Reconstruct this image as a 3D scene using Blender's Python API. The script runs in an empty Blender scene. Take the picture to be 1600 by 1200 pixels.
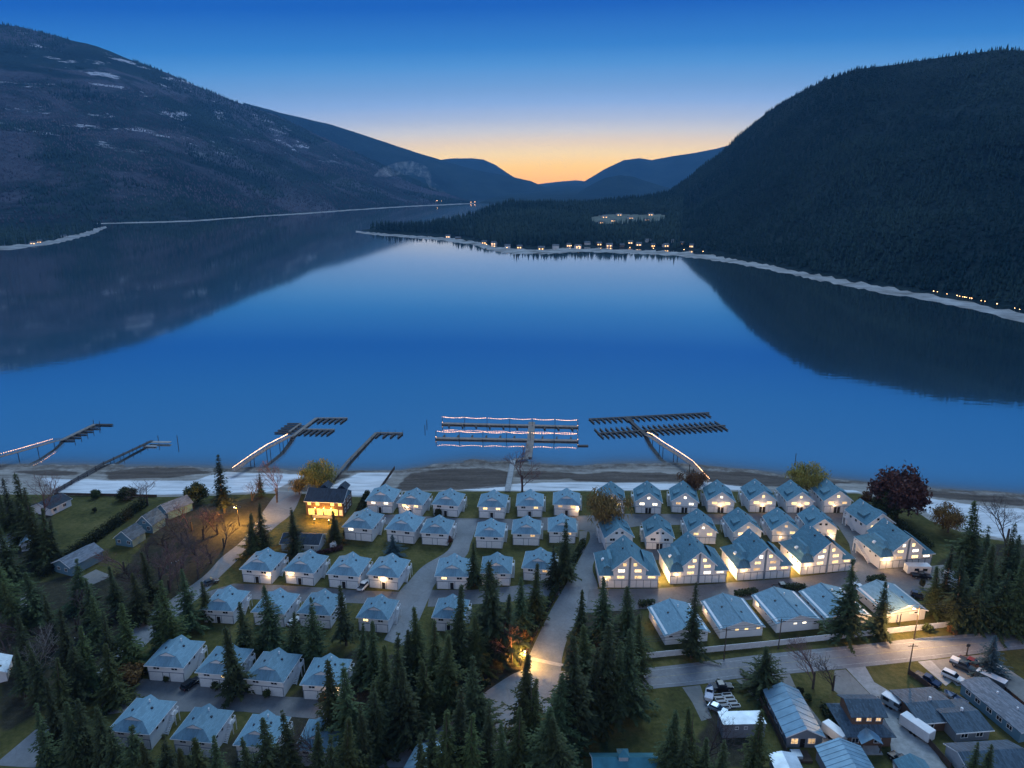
import bpy, bmesh, math, random
import numpy as np
from mathutils import Vector, Matrix
random.seed(7); rng = np.random.default_rng(11)
R = math.radians
scene = bpy.context.scene
col = scene.collection

# ---------------------------------------------------------------- camera
cam_d = bpy.data.cameras.new('camera'); cam = bpy.data.objects.new('camera', cam_d); col.objects.link(cam)
cam_d.sensor_width = 36; cam_d.lens = 25.04; cam_d.clip_start = 1; cam_d.clip_end = 60000
cam.location = (0, 0, 110); cam.rotation_euler = (R(90 - 15.6), 0, 0)
scene.camera = cam

# ---------------------------------------------------------------- sky
def ramp(nt, stops, interp='LINEAR'):
    n = nt.nodes.new('ShaderNodeValToRGB'); cr = n.color_ramp; cr.interpolation = interp
    while len(cr.elements) < len(stops): cr.elements.new(0.5)
    for e, (p, c) in zip(cr.elements, stops): e.position = p; e.color = (*c[:3], 1)
    return n
def srgb(r, g, b):
    def f(c):
        c /= 255; return c / 12.92 if c <= .04045 else ((c + .055) / 1.055) ** 2.4
    return (f(r), f(g), f(b))
def mnode(nt, op, a=None, b=None, clamp=False):
    n = nt.nodes.new('ShaderNodeMath'); n.operation = op; n.use_clamp = clamp
    for i, v in enumerate((a, b)):
        if v is None: continue
        if isinstance(v, (int, float)): n.inputs[i].default_value = v
        else: nt.links.new(v, n.inputs[i])
    return n.outputs[0]
SUN_AZ = 8.0      # the sunset glow: degrees right of +Y
world = bpy.data.worlds.new('World'); scene.world = world; world.use_nodes = True
nt = world.node_tree; nt.nodes.clear()
wo = nt.nodes.new('ShaderNodeOutputWorld'); bg = nt.nodes.new('ShaderNodeBackground'); nt.links.new(bg.outputs[0], wo.inputs[0])
tc = nt.nodes.new('ShaderNodeTexCoord')
sep = nt.nodes.new('ShaderNodeSeparateXYZ'); nt.links.new(tc.outputs['Generated'], sep.inputs[0])
elev = mnode(nt, 'MULTIPLY', mnode(nt, 'ARCSINE', sep.outputs[2]), 180 / math.pi)
hor = mnode(nt, 'SQRT', mnode(nt, 'ADD', mnode(nt, 'MULTIPLY', sep.outputs[0], sep.outputs[0]), mnode(nt, 'MULTIPLY', sep.outputs[1], sep.outputs[1])))
ca = mnode(nt, 'DIVIDE', mnode(nt, 'ADD', mnode(nt, 'MULTIPLY', sep.outputs[0], math.sin(R(SUN_AZ))), mnode(nt, 'MULTIPLY', sep.outputs[1], math.cos(R(SUN_AZ)))), mnode(nt, 'MAXIMUM', hor, .001))
away = mnode(nt, 'SUBTRACT', 1.0, ca)                       # 0 towards the glow, 2 opposite
e2 = mnode(nt, 'ADD', elev, mnode(nt, 'MULTIPLY', mnode(nt, 'MINIMUM', away, .6), 8.0))
t_ = mnode(nt, 'DIVIDE', e2, 60.0, True)
SK = [(0.0, (252, 168, 56)), (1.4, (255, 200, 88)), (2.4, (250, 214, 140)), (3.2, (236, 208, 164)), (4.0, (214, 207, 194)), (4.9, (184, 194, 208)),
      (6.0, (148, 180, 219)), (7.3, (118, 166, 216)), (8.6, (84, 150, 211)), (9.8, (52, 128, 200)), (12.5, (14, 90, 180)), (16, (38, 108, 184)), (24, (62, 122, 186)), (60, (90, 142, 194))]
rp = ramp(nt, [(e / 60, srgb(*c)) for e, c in SK]); nt.links.new(t_, rp.inputs[0])
# the opposite, eastern sky: grey-blue earth shadow, pale lilac belt above it, running into the same zenith
ES = [(0, (120, 132, 165)), (6, (172, 172, 204)), (14, (222, 222, 244)), (28, (204, 220, 246)), (50, (110, 150, 202)), (60, (78, 132, 192))]
rp2 = ramp(nt, [(e / 60, srgb(*c)) for e, c in ES]); nt.links.new(mnode(nt, 'DIVIDE', elev, 60.0, True), rp2.inputs[0])
em = nt.nodes.new('ShaderNodeMapRange'); em.interpolation_type = 'SMOOTHSTEP'; em.inputs[1].default_value = .55; em.inputs[2].default_value = 1.7; nt.links.new(away, em.inputs[0])
mx0 = nt.nodes.new('ShaderNodeMix'); mx0.data_type = 'RGBA'; nt.links.new(em.outputs[0], mx0.inputs[0]); nt.links.new(rp.outputs[0], mx0.inputs[6]); nt.links.new(rp2.outputs[0], mx0.inputs[7])
sky = nt.nodes.new('ShaderNodeTexSky'); sky.sky_type = 'NISHITA'; sky.sun_disc = False
sky.sun_elevation = R(0.5); sky.sun_rotation = R(SUN_AZ); sky.altitude = 350; sky.air_density = 1.0; sky.dust_density = .6; sky.ozone_density = 3.0
mx = nt.nodes.new('ShaderNodeMix'); mx.data_type = 'RGBA'; mx.blend_type = 'ADD'; mx.inputs[0].default_value = 0.004
nt.links.new(mx0.outputs[2], mx.inputs[6]); nt.links.new(sky.outputs[0], mx.inputs[7])
nt.links.new(mx.outputs[2], bg.inputs[0])
low = mnode(nt, 'SUBTRACT', 1.0, mnode(nt, 'DIVIDE', e2, 7.0, True)); nt.links.new(mnode(nt, 'ADD', .82, mnode(nt, 'MULTIPLY', low, .60)), bg.inputs[1])

# ---------------------------------------------------------------- the last soft light of the sun below the ridge
sun_d = bpy.data.lights.new('sun', 'SUN'); sun = bpy.data.objects.new('sun', sun_d); col.objects.link(sun)
sun_d.energy = 1.5; sun_d.angle = R(28); sun_d.color = (.62, .83, 1.0)
sun.rotation_euler = Vector((-.17, -.68, -.71)).to_track_quat('-Z', 'Y').to_euler()

scene.view_settings.view_transform = 'Standard'; scene.view_settings.look = 'None'
scene.view_settings.gamma = 1; scene.view_settings.use_curve_mapping = False
scene.view_settings.exposure = 0.46
scene.render.engine = 'CYCLES'
scene.cycles.volume_bounces = 0
scene.cycles.max_bounces = 4; scene.cycles.diffuse_bounces = 2; scene.cycles.glossy_bounces = 3

# ---------------------------------------------------------------- helpers
def mat(name, c, rough=.8, var=.25, scale=1.0, c2=None, bump=0.0, metal=0.0, spec=.3, emit=None, es=0.0, coord='Object', detail=4, objvar=0.0, evar=False):
    m = bpy.data.materials.new(name); m.use_nodes = True; nt = m.node_tree; b = nt.nodes['Principled BSDF']
    b.inputs['Roughness'].default_value = rough; b.inputs['Metallic'].default_value = metal
    b.inputs['Specular IOR Level'].default_value = spec
    if emit: b.inputs['Emission Color'].default_value = (*emit, 1); b.inputs['Emission Strength'].default_value = es
    t = nt.nodes.new('ShaderNodeTexCoord'); n = nt.nodes.new('ShaderNodeTexNoise')
    n.inputs['Scale'].default_value = scale; n.inputs['Detail'].default_value = detail; n.inputs['Roughness'].default_value = .65
    nt.links.new(t.outputs[coord], n.inputs['Vector'])
    c2 = c2 or tuple(v * (1 - var) for v in c); c1 = tuple(min(1, v * (1 + var * .6)) for v in c)
    r = ramp(nt, [(.32, c2), (.68, c1)]); nt.links.new(n.outputs['Fac'], r.inputs[0])
    out = r.outputs[0]
    if objvar:
        oi = nt.nodes.new('ShaderNodeObjectInfo'); hsv = nt.nodes.new('ShaderNodeHueSaturation')
        mr = nt.nodes.new('ShaderNodeMapRange'); mr.inputs[3].default_value = 1 - objvar; mr.inputs[4].default_value = 1 + objvar
        nt.links.new(oi.outputs['Random'], mr.inputs[0]); nt.links.new(mr.outputs[0], hsv.inputs['Value']); nt.links.new(out, hsv.inputs['Color']); out = hsv.outputs[0]
    nt.links.new(out, b.inputs['Base Color'])
    if evar:      # curtains and furniture make a lit pane uneven
        er = ramp(nt, [(.30, tuple(v * .22 for v in emit)), (.52, emit), (.75, tuple(min(1, v * 1.25) for v in emit))]); nt.links.new(n.outputs['Fac'], er.inputs[0]); nt.links.new(er.outputs[0], b.inputs['Emission Color'])
        oi2 = nt.nodes.new('ShaderNodeObjectInfo'); vm = nt.nodes.new('ShaderNodeVectorMath'); vm.operation = 'ADD'; nt.links.new(t.outputs[coord], vm.inputs[0]); nt.links.new(oi2.outputs['Location'], vm.inputs[1]); nt.links.new(vm.outputs[0], n.inputs['Vector'])
        mr3 = nt.nodes.new('ShaderNodeMapRange'); mr3.inputs[3].default_value = es * .55; mr3.inputs[4].default_value = es * 1.25; nt.links.new(oi2.outputs['Random'], mr3.inputs[0]); nt.links.new(mr3.outputs[0], b.inputs['Emission Strength'])
    if bump:
        bn = nt.nodes.new('ShaderNodeBump'); bn.inputs['Strength'].default_value = bump; bn.inputs['Distance'].default_value = .1
        nt.links.new(n.outputs['Fac'], bn.inputs['Height']); nt.links.new(bn.outputs[0], b.inputs['Normal'])
    return m
def link(name, me, parent=None, loc=None, rz=None):
    o = bpy.data.objects.new(name, me); col.objects.link(o)
    if parent: o.parent = parent
    if loc is not None: o.location = loc
    if rz is not None: o.rotation_euler = (0, 0, rz)
    return o
def tag(o, label=None, cat=None, group=None, kind=None):
    if label: o['label'] = label
    if cat: o['category'] = cat
    if group: o['group'] = group
    if kind: o['kind'] = kind
    return o
def thing(name, label, cat, loc=(0, 0, 0), rz=0, group=None):
    return tag(link(name, None, None, loc, rz), label, cat, group)
class MB:
    def __init__(s): s.v = []; s.f = []
    def face(s, *pts):
        i = len(s.v); s.v += [tuple(p) for p in pts]; s.f.append(tuple(range(i, i + len(pts)))); return s
    def box(s, x0, x1, y0, y1, z0, z1):
        i = len(s.v)
        s.v += [(x0, y0, z0), (x1, y0, z0), (x1, y1, z0), (x0, y1, z0), (x0, y0, z1), (x1, y0, z1), (x1, y1, z1), (x0, y1, z1)]
        s.f += [tuple(i + k for k in q) for q in ((3, 2, 1, 0), (4, 5, 6, 7), (0, 1, 5, 4), (1, 2, 6, 5), (2, 3, 7, 6), (3, 0, 4, 7))]; return s
    def prism(s, poly, a, b, axis='y'):      # poly in the plane across the axis, extruded a..b
        n = len(poly); i = len(s.v)
        for t in (a, b):
            for (u, w) in poly: s.v.append((u, t, w) if axis == 'y' else ((t, u, w) if axis == 'x' else (u, w, t)))
        s.f.append(tuple(range(i, i + n))); s.f.append(tuple(range(i + 2 * n - 1, i + n - 1, -1)))
        for k in range(n): s.f.append((i + k, i + n + k, i + n + (k + 1) % n, i + (k + 1) % n))
        return s
    def tube(s, p, q, r0, r1=None, n=6, cap=True):
        r1 = r0 if r1 is None else r1; p = Vector(p); q = Vector(q); d = (q - p)
        if d.length < 1e-6: return s
        d.normalize(); a = d.orthogonal().normalized(); b = d.cross(a); i = len(s.v)
        for c, r in ((p, r0), (q, r1)):
            for k in range(n):
                t = 2 * math.pi * k / n; s.v.append(tuple(c + a * (r * math.cos(t)) + b * (r * math.sin(t))))
        for k in range(n): s.f.append((i + k, i + (k + 1) % n, i + n + (k + 1) % n, i + n + k))
        if cap: s.f.append(tuple(range(i + n - 1, i - 1, -1))); s.f.append(tuple(range(i + n, i + 2 * n)))
        return s
    def bar(s, p, q, w, h):                  # rectangular bar, w across, h upright
        p = Vector(p); q = Vector(q); d = (q - p).normalized(); up = Vector((0, 0, 1)); a = d.cross(up)
        if a.length < 1e-4: a = Vector((1, 0, 0))
        a.normalize(); u = a.cross(d); i = len(s.v)
        for c in (p, q):
            for (x, y) in ((-1, -1), (1, -1), (1, 1), (-1, 1)): s.v.append(tuple(c + a * (x * w / 2) + u * (y * h / 2)))
        s.f += [tuple(i + k for k in g) for g in ((0, 1, 2, 3), (7, 6, 5, 4), (0, 4, 5, 1), (1, 5, 6, 2), (2, 6, 7, 3), (3, 7, 4, 0))]; return s
    def ball(s, c, r, n=6, m=4, sz=1.0):
        i = len(s.v); s.v.append((c[0], c[1], c[2] + r * sz))
        for a in range(1, m):
            t = math.pi * a / m
            for k in range(n):
                p = 2 * math.pi * k / n; s.v.append((c[0] + r * math.sin(t) * math.cos(p), c[1] + r * math.sin(t) * math.sin(p), c[2] + r * sz * math.cos(t)))
        s.v.append((c[0], c[1], c[2] - r * sz)); L = len(s.v) - 1
        for k in range(n): s.f.append((i, i + 1 + k, i + 1 + (k + 1) % n)); s.f.append((L, L - n + (k + 1) % n, L - n + k))
        for a in range(m - 2):
            for k in range(n): s.f.append((i + 1 + a * n + k, i + 1 + (a + 1) * n + k, i + 1 + (a + 1) * n + (k + 1) % n, i + 1 + a * n + (k + 1) % n))
        return s
    def mesh(s, name, m, smooth=False, solid=0.0, bevel=0.0):
        me = bpy.data.meshes.new(name); me.from_pydata(s.v, [], s.f)
        if solid or bevel:
            bm = bmesh.new(); bm.from_mesh(me); bmesh.ops.remove_doubles(bm, verts=bm.verts, dist=.001)
            bmesh.ops.recalc_face_normals(bm, faces=bm.faces)
            if solid:
                bm.normal_update()
                up = sum(fc.normal.z * fc.calc_area() for fc in bm.faces)
                if up < 0: bmesh.ops.reverse_faces(bm, faces=bm.faces)
                bmesh.ops.solidify(bm, geom=bm.faces[:], thickness=solid)
            if bevel: bmesh.ops.bevel(bm, geom=bm.edges[:], offset=bevel, segments=1, affect='EDGES')
            bm.to_mesh(me); bm.free()
        if m: me.materials.append(m)
        if smooth: me.polygons.foreach_set('use_smooth', [True] * len(me.polygons))
        me.update(); return me
    def build(s, name, m, parent=None, loc=None, rz=None, **k): return link(name, s.mesh(name, m, **k), parent, loc, rz)
def npmesh(name, v, f, m, colattr=None, smooth=False):
    """v (n,3), f (m,3|4) arrays -> mesh; colattr (n,3) point colours"""
    me = bpy.data.meshes.new(name); k = f.shape[1]
    me.vertices.add(len(v)); me.vertices.foreach_set('co', np.asarray(v, np.float32).ravel())
    me.loops.add(f.size); me.loops.foreach_set('vertex_index', np.asarray(f, np.int32).ravel())
    me.polygons.add(len(f)); me.polygons.foreach_set('loop_start', np.arange(0, f.size, k, dtype=np.int32))
    me.polygons.foreach_set('loop_total', np.full(len(f), k, np.int32))
    if smooth: me.polygons.foreach_set('use_smooth', np.ones(len(f), bool))
    if colattr is not None:
        a = me.color_attributes.new('tint', 'FLOAT_COLOR', 'POINT')
        a.data.foreach_set('color', np.hstack([colattr, np.ones((len(v), 1))]).astype(np.float32).ravel())
    me.materials.append(m); me.update(calc_edges=True); me.validate(); return me
def vnoise(x, y, seed=0):
    xi = np.floor(x).astype(np.int64); yi = np.floor(y).astype(np.int64); fx = x - xi; fy = y - yi
    fx = fx * fx * (3 - 2 * fx); fy = fy * fy * (3 - 2 * fy)
    def h(a, b):
        n = (a * 374761393 + b * 668265263 + seed * 1442695041) & 0xffffffff
        n = ((n ^ (n >> 13)) * 1274126177) & 0xffffffff
        return ((n ^ (n >> 16)) & 0xffff) / 65535.0
    return (h(xi, yi) * (1 - fx) + h(xi + 1, yi) * fx) * (1 - fy) + (h(xi, yi + 1) * (1 - fx) + h(xi + 1, yi + 1) * fx) * fy
def fbm(x, y, seed=0, o=5):
    s = 0; a = .5
    for k in range(o): s = s + a * vnoise(x * 2 ** k, y * 2 ** k, seed + k); a *= .5
    return s
def inpoly(px, py, poly):
    r = np.zeros(px.shape, bool); n = len(poly)
    for i in range(n):
        x0, y0 = poly[i]; x1, y1 = poly[(i + 1) % n]
        if y0 == y1: continue
        c = ((y0 > py) != (y1 > py)) & (px < (x1 - x0) * (py - y0) / (y1 - y0) + x0); r ^= c
    return r
ORD = ['first', 'second', 'third', 'fourth', 'fifth', 'sixth', 'seventh', 'eighth', 'ninth', 'tenth', 'eleventh', 'twelfth', 'thirteenth', 'fourteenth', 'fifteenth', 'sixteenth']
def nth(i, n, side='left'):
    if n == 1: return 'only'
    if i == 0: return 'leftmost'
    if i == n - 1: return 'rightmost'
    return ORD[i] + ' from left'


# ================================================================ ground
LAKE = -2.5
SHORE = [(-14000.0, 275.0), (-213.95,277.63), (-188.06,279.05), (-160.09,276.92), (-124.84,275.52), (-92.13,272.75), (-67.98,270.71), (-47.06,270.71), (-29.55,279.05), (-16.31,282.66), (0.0,281.21), (16.05,277.63), (26.56,275.52), (43.09,279.76), (67.48,280.48), (79.86,276.22), (104.35,270.03), (127.58,263.45), (149.83,257.15), (171.86,252.29), (193.56,248.18), (14000.0, 220.0)]
UPPER = [(-14000.0, 240.0), (-188.87,242.1), (-164.92,241.54), (-128.78,239.86), (-94.63,242.66), (-70.97,242.66), (-56.2,239.86), (-42.85,244.37), (0.0,244.95), (38.17,244.95), (71.87,246.1), (95.02,243.8), (128.01,243.23), (140.84,231.79), (143.1,219.83), (149.85,209.78), (162.35,203.8), (14000.0, 195.0)]
def curve(pts, x):
    a = np.array(sorted(pts)); return np.interp(x, a[:, 0], a[:, 1])
def ground_z(x, y):
    u = curve(UPPER, x); s = curve(SHORE, x); k = (y - u) / np.maximum(s - u, 4)
    z = np.where(k < 0, 0, np.where(k < .12, -k / .12 * .7, -.7 - (k - .12) / .88 * (-LAKE - .7)))
    deep = LAKE - (y - s) * .10
    return np.maximum(np.where(k > 1, deep, z), -14)
def spread(a, b, st, far0, far1):
    c = list(np.arange(a, b + .01, st)); g = st; x = a; lo = []
    while x > far0: g *= 1.35; x -= g; lo.append(x)
    g = st; x = b; hi = []
    while x < far1: g *= 1.35; x += g; hi.append(x)
    lo[-1] = far0; hi[-1] = far1; return np.array(lo[::-1] + c + hi)
gx = spread(-235, 235, 1.2, -15000, 15000); gy = spread(88, 300, 1.0, -3000, 13200)
GX, GY = np.meshgrid(gx, gy); GZ = ground_z(GX, GY)
near_m = (np.abs(GX) < 240) & (GY > 85) & (GY < 310)
GZ = GZ + np.where((GY > curve(UPPER, GX)) & near_m, (fbm(GX * .12, GY * .2, 3) - .5) * .55, 0) + np.where((GY < curve(UPPER, GX)) & near_m, (fbm(GX * .08, GY * .08, 9) - .5) * .02, 0)
zone = np.zeros(GX.shape + (3,))
sand = ((GY > curve(UPPER, GX) + .5)).astype(float)
k_ = (GY - curve(UPPER, GX)) / np.maximum(curve(SHORE, GX) - curve(UPPER, GX), 4)
wet = np.clip((k_ - .45) * 2.2, 0, 1) * sand
WETP = [[(-45.07,246.02), (-41.09,265.52), (-26.2,271.54), (-10.51,272.22), (-1.3,268.17), (-1.95,250.71), (-24.07,247.18)],
        [(1.57,270.18), (15.58,268.83), (26.97,265.52), (25.24,260.37), (7.54,259.11), (1.27,261.64)],
        [(-164.54,268.17), (-154.96,272.22), (-131.32,272.22), (-121.79,268.17), (-136.88,261.64), (-159.0,260.37)],
        [(-203.02,269.51), (-185.22,270.18), (-170.8,265.52), (-189.22,264.21)],
        [(73.04,270.18), (93.28,268.17), (111.53,261.64), (132.32,257.24), (110.69,252.96), (85.55,251.17), (74.13,259.11)],
        [(20.41,263.57), (41.46,268.17), (66.78,265.52), (68.51,256.62), (44.75,256.0), (25.02,257.86)],
        [(145.13,248.23), (159.73,244.22), (174.28,240.88), (185.03,236.0), (189.56,242.54), (168.96,247.65), (151.86,251.77)],
        [(-82.7,246.02), (-71.91,265.52), (-65.49,265.52), (-74.31,246.02)]]
PALE = [[(-168.65,245.44), (-187.12,261.21), (-169.05,260.57), (-152.57,258.04), (-125.06,258.04), (-118.17,269.11), (-103.42,267.77), (-82.36,266.43), (-85.92,256.79), (-91.09,246.02), (-130.49,243.17)],
        [(-71.62,244.87), (-67.24,256.79), (-62.19,268.17), (-48.82,268.83), (-49.35,247.18), (-56.82,242.6)],
        [(-24.07,247.18), (-4.92,253.11), (24.9,256.79), (64.2,254.33), (74.71,256.79), (90.58,251.9), (86.66,247.18), (0.0,246.6)],
        [(118.95,249.52), (130.53,248.34), (131.57,245.44), (119.86,246.02)],
        [(149.82,246.02), (157.98,241.48), (167.04,237.1), (183.38,233.9), (172.64,206.5), (158.45,209.94), (148.42,217.58), (145.84,232.33)]]
br = np.zeros(GX.shape); pl = np.zeros(GX.shape)
for q in WETP: br = np.maximum(br, inpoly(GX, GY, q))
for q in PALE: pl = np.maximum(pl, inpoly(GX, GY, q))
def blur(a, n=2):
    for _ in range(n): a = (a + np.roll(a, 1, 0) + np.roll(a, -1, 0) + np.roll(a, 1, 1) + np.roll(a, -1, 1)) / 5
    return a
brush = np.zeros(GX.shape)   # bare brown earth and leaf litter under the brush and the tall trees
for q in [[(-114.99,183.62), (-118.35,217.94), (-114.03,232.84), (-89.34,240.98), (-80.5,227.68), (-85.54,204.64), (-87.75,172.09), (-96.31,140.51), (-106.15,122.61), (-142.59,175.25), (-130.9,185.37)],
          [(-62.7,114.19), (-38.03,152.39), (-24.67,147.45), (5.11,166.04), (6.17,147.45), (-5.57,130.08), (-20.06,114.19)],
          [(12.5,149.89), (23.35,176.87), (34.57,169.02), (29.22,130.08), (13.42,124.41)],
          [(119.68,185.37), (142.57,204.64), (167.01,204.64), (133.64,157.62), (111.54,164.59)], [(-186.17,238.21), (-164.21,232.84), (-139.19,192.69), (-142.59,175.25)],
          [(38.48,122.61), (44.53,130.08), (51.75,122.61), (48.91,114.19), (32.6,114.19)]]: brush = np.maximum(brush, inpoly(GX, GY, q))
zone[..., 0] = blur(sand, 1); zone[..., 1] = blur(np.clip(np.maximum(br, wet * .55) * (1 - .8 * pl * (br < .5)), 0, 1), 2); zone[..., 2] = np.where(sand > .5, blur(pl, 2), blur(brush, 3))
ny, nx = GX.shape
idx = np.arange(ny * nx).reshape(ny, nx)
quads = np.stack([idx[:-1, :-1], idx[:-1, 1:], idx[1:, 1:], idx[1:, :-1]], -1).reshape(-1, 4)
def nodes(name):
    m = bpy.data.materials.new(name); m.use_nodes = True; nt = m.node_tree; return m, nt, nt.nodes['Principled BSDF']
def noise(nt, scale, detail=4, rough=.6, coord='Object', dist=0.0, vec=None):
    n = nt.nodes.new('ShaderNodeTexNoise'); n.inputs['Scale'].default_value = scale; n.inputs['Detail'].default_value = detail
    n.inputs['Roughness'].default_value = rough; n.inputs['Distortion'].default_value = dist
    if vec is None:
        t = nt.nodes.new('ShaderNodeTexCoord'); vec = t.outputs[coord]
    nt.links.new(vec, n.inputs['Vector']); return n.outputs['Fac']
def mix(nt, f, a, b, mode='MIX'):
    n = nt.nodes.new('ShaderNodeMix'); n.data_type = 'RGBA'; n.blend_type = mode
    for i, v in ((0, f), (6, a), (7, b)):
        if isinstance(v, (int, float)): n.inputs[i].default_value = v
        elif isinstance(v, tuple): n.inputs[i].default_value = (*v[:3], 1)
        else: nt.links.new(v, n.inputs[i])
    return n.outputs[2]
def step(nt, v, a, b):
    n = nt.nodes.new('ShaderNodeMapRange'); n.interpolation_type = 'SMOOTHSTEP'; n.inputs[1].default_value = a; n.inputs[2].default_value = b
    nt.links.new(v, n.inputs[0]); return n.outputs[0]
gm, nt, b = nodes('ground')
at = nt.nodes.new('ShaderNodeVertexColor'); at.layer_name = 'tint'
sp = nt.nodes.new('ShaderNodeSeparateColor'); nt.links.new(at.outputs[0], sp.inputs[0])
n1 = noise(nt, .09, 5); n2 = noise(nt, .8, 5, .7); n3 = noise(nt, 5.0, 3, .7)
g1 = ramp(nt, [(.36, (.036, .038, .014)), (.5, (.078, .074, .024)), (.66, (.145, .118, .046))]); nt.links.new(mix(nt, .45, n1, n2), g1.inputs[0])
grass = mix(nt, .5, g1.outputs[0], mix(nt, n3, (.4, .4, .4), (1.5, 1.5, 1.4)), 'MULTIPLY')
litter = ramp(nt, [(.35, (.020, .019, .013)), (.52, (.042, .038, .024)), (.72, (.10, .082, .06))]); nt.links.new(mix(nt, .5, n2, n3), litter.inputs[0])
n5 = noise(nt, .22, 5, .65)
def edge(v, k=.35): return step(nt, mnode(nt, 'ADD', v, mnode(nt, 'MULTIPLY', mnode(nt, 'SUBTRACT', mix(nt, .55, n2, n5), .5), k * 3.2)), .3, .7)
land = mix(nt, edge(sp.outputs[2]), grass, litter.outputs[0])
tcg = nt.nodes.new('ShaderNodeTexCoord'); mp = nt.nodes.new('ShaderNodeMapping'); mp.inputs['Scale'].default_value = (.05, .35, 1); nt.links.new(tcg.outputs['Object'], mp.inputs[0])
n4 = noise(nt, 1.0, 5, .6, vec=mp.outputs[0])
sd = ramp(nt, [(.3, (.13, .115, .10)), (.5, (.27, .245, .22)), (.7, (.40, .375, .35))]); nt.links.new(mix(nt, .25, n4, n2), sd.inputs[0])
pale = ramp(nt, [(.3, (.34, .34, .35)), (.45, (.54, .54, .55)), (.62, (.68, .68, .69))]); nt.links.new(n4, pale.inputs[0])
wt = ramp(nt, [(.3, (.022, .016, .013)), (.55, (.060, .040, .030)), (.75, (.12, .085, .065))]); nt.links.new(mix(nt, .5, n4, n2), wt.inputs[0])
beach = mix(nt, edge(sp.outputs[2], .26), sd.outputs[0], pale.outputs[0])
beach = mix(nt, mnode(nt, 'MULTIPLY', edge(sp.outputs[1], .42), .82), beach, wt.outputs[0])
nt.links.new(mix(nt, edge(sp.outputs[0], .1), land, beach), b.inputs['Base Color']); b.inputs['Roughness'].default_value = .95; b.inputs['Specular IOR Level'].default_value = .1
bp = nt.nodes.new('ShaderNodeBump'); bp.inputs['Strength'].default_value = .6; bp.inputs['Distance'].default_value = .25; nt.links.new(n2, bp.inputs['Height']); nt.links.new(bp.outputs[0], b.inputs['Normal'])
ground = link('ground', npmesh('ground', np.stack([GX, GY, GZ], -1).reshape(-1, 3), quads, gm, zone.reshape(-1, 3), True)); tag(ground, kind='structure')

# ================================================================ lake
wm, nt, b = nodes('lake_water'); nt.nodes.remove(b); out = nt.nodes['Material Output']
gl = nt.nodes.new('ShaderNodeBsdfGlossy'); gl.inputs['Roughness'].default_value = .035; gl.inputs['Color'].default_value = (1, .98, .94, 1)
df = nt.nodes.new('ShaderNodeBsdfDiffuse'); df.inputs['Color'].default_value = (.004, .035, .075, 1)
fr = nt.nodes.new('ShaderNodeFresnel'); fr.inputs['IOR'].default_value = 2.6
fac = mnode(nt, 'ADD', mnode(nt, 'MULTIPLY', fr.outputs[0], .40), .60, True)
tcw = nt.nodes.new('ShaderNodeTexCoord'); mpw = nt.nodes.new('ShaderNodeMapping'); mpw.inputs['Scale'].default_value = (.25, .6, 1); nt.links.new(tcw.outputs['Object'], mpw.inputs[0])
wn = noise(nt, .45, 3, .5, vec=mpw.outputs[0])
bw = nt.nodes.new('ShaderNodeBump'); bw.inputs['Strength'].default_value = .05; bw.inputs['Distance'].default_value = .3; nt.links.new(wn, bw.inputs['Height'])
nt.links.new(bw.outputs[0], gl.inputs['Normal'])
gl2 = nt.nodes.new('ShaderNodeBsdfGlossy'); gl2.inputs['Roughness'].default_value = .12; gl2.inputs['Color'].default_value = (1, .98, .94, 1); nt.links.new(bw.outputs[0], gl2.inputs['Normal'])
mg = nt.nodes.new('ShaderNodeMixShader'); mg.inputs[0].default_value = .16; nt.links.new(gl.outputs[0], mg.inputs[1]); nt.links.new(gl2.outputs[0], mg.inputs[2])
sv = nt.nodes.new('ShaderNodeVertexColor'); sv.layer_name = 'tint'; ss = nt.nodes.new('ShaderNodeSeparateColor'); nt.links.new(sv.outputs[0], ss.inputs[0])
nt.links.new(mix(nt, ss.outputs[0], (.005, .026, .046), (.13, .12, .11)), df.inputs['Color'])
fac = mnode(nt, 'SUBTRACT', fac, mnode(nt, 'MULTIPLY', ss.outputs[0], .55), True)
ms = nt.nodes.new('ShaderNodeMixShader'); nt.links.new(fac, ms.inputs[0]); nt.links.new(df.outputs[0], ms.inputs[1]); nt.links.new(mg.outputs[0], ms.inputs[2]); nt.links.new(ms.outputs[0], out.inputs[0])
j0 = int(np.searchsorted(gy, 200)); LX, LY = GX[j0:], GY[j0:]; dep = np.clip(LAKE - ground_z(LX, LY), -1, 20); sh = np.exp(-np.maximum(dep, 0) * 1.5)
li = np.arange(LX.size).reshape(LX.shape); lq = np.stack([li[:-1, :-1], li[:-1, 1:], li[1:, 1:], li[1:, :-1]], -1).reshape(-1, 4)
lake = link('lake', npmesh('lake', np.stack([LX, LY, np.full(LX.shape, LAKE)], -1).reshape(-1, 3), lq, wm, np.repeat(sh.reshape(-1, 1), 3, 1))); tag(lake, kind='structure')

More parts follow.
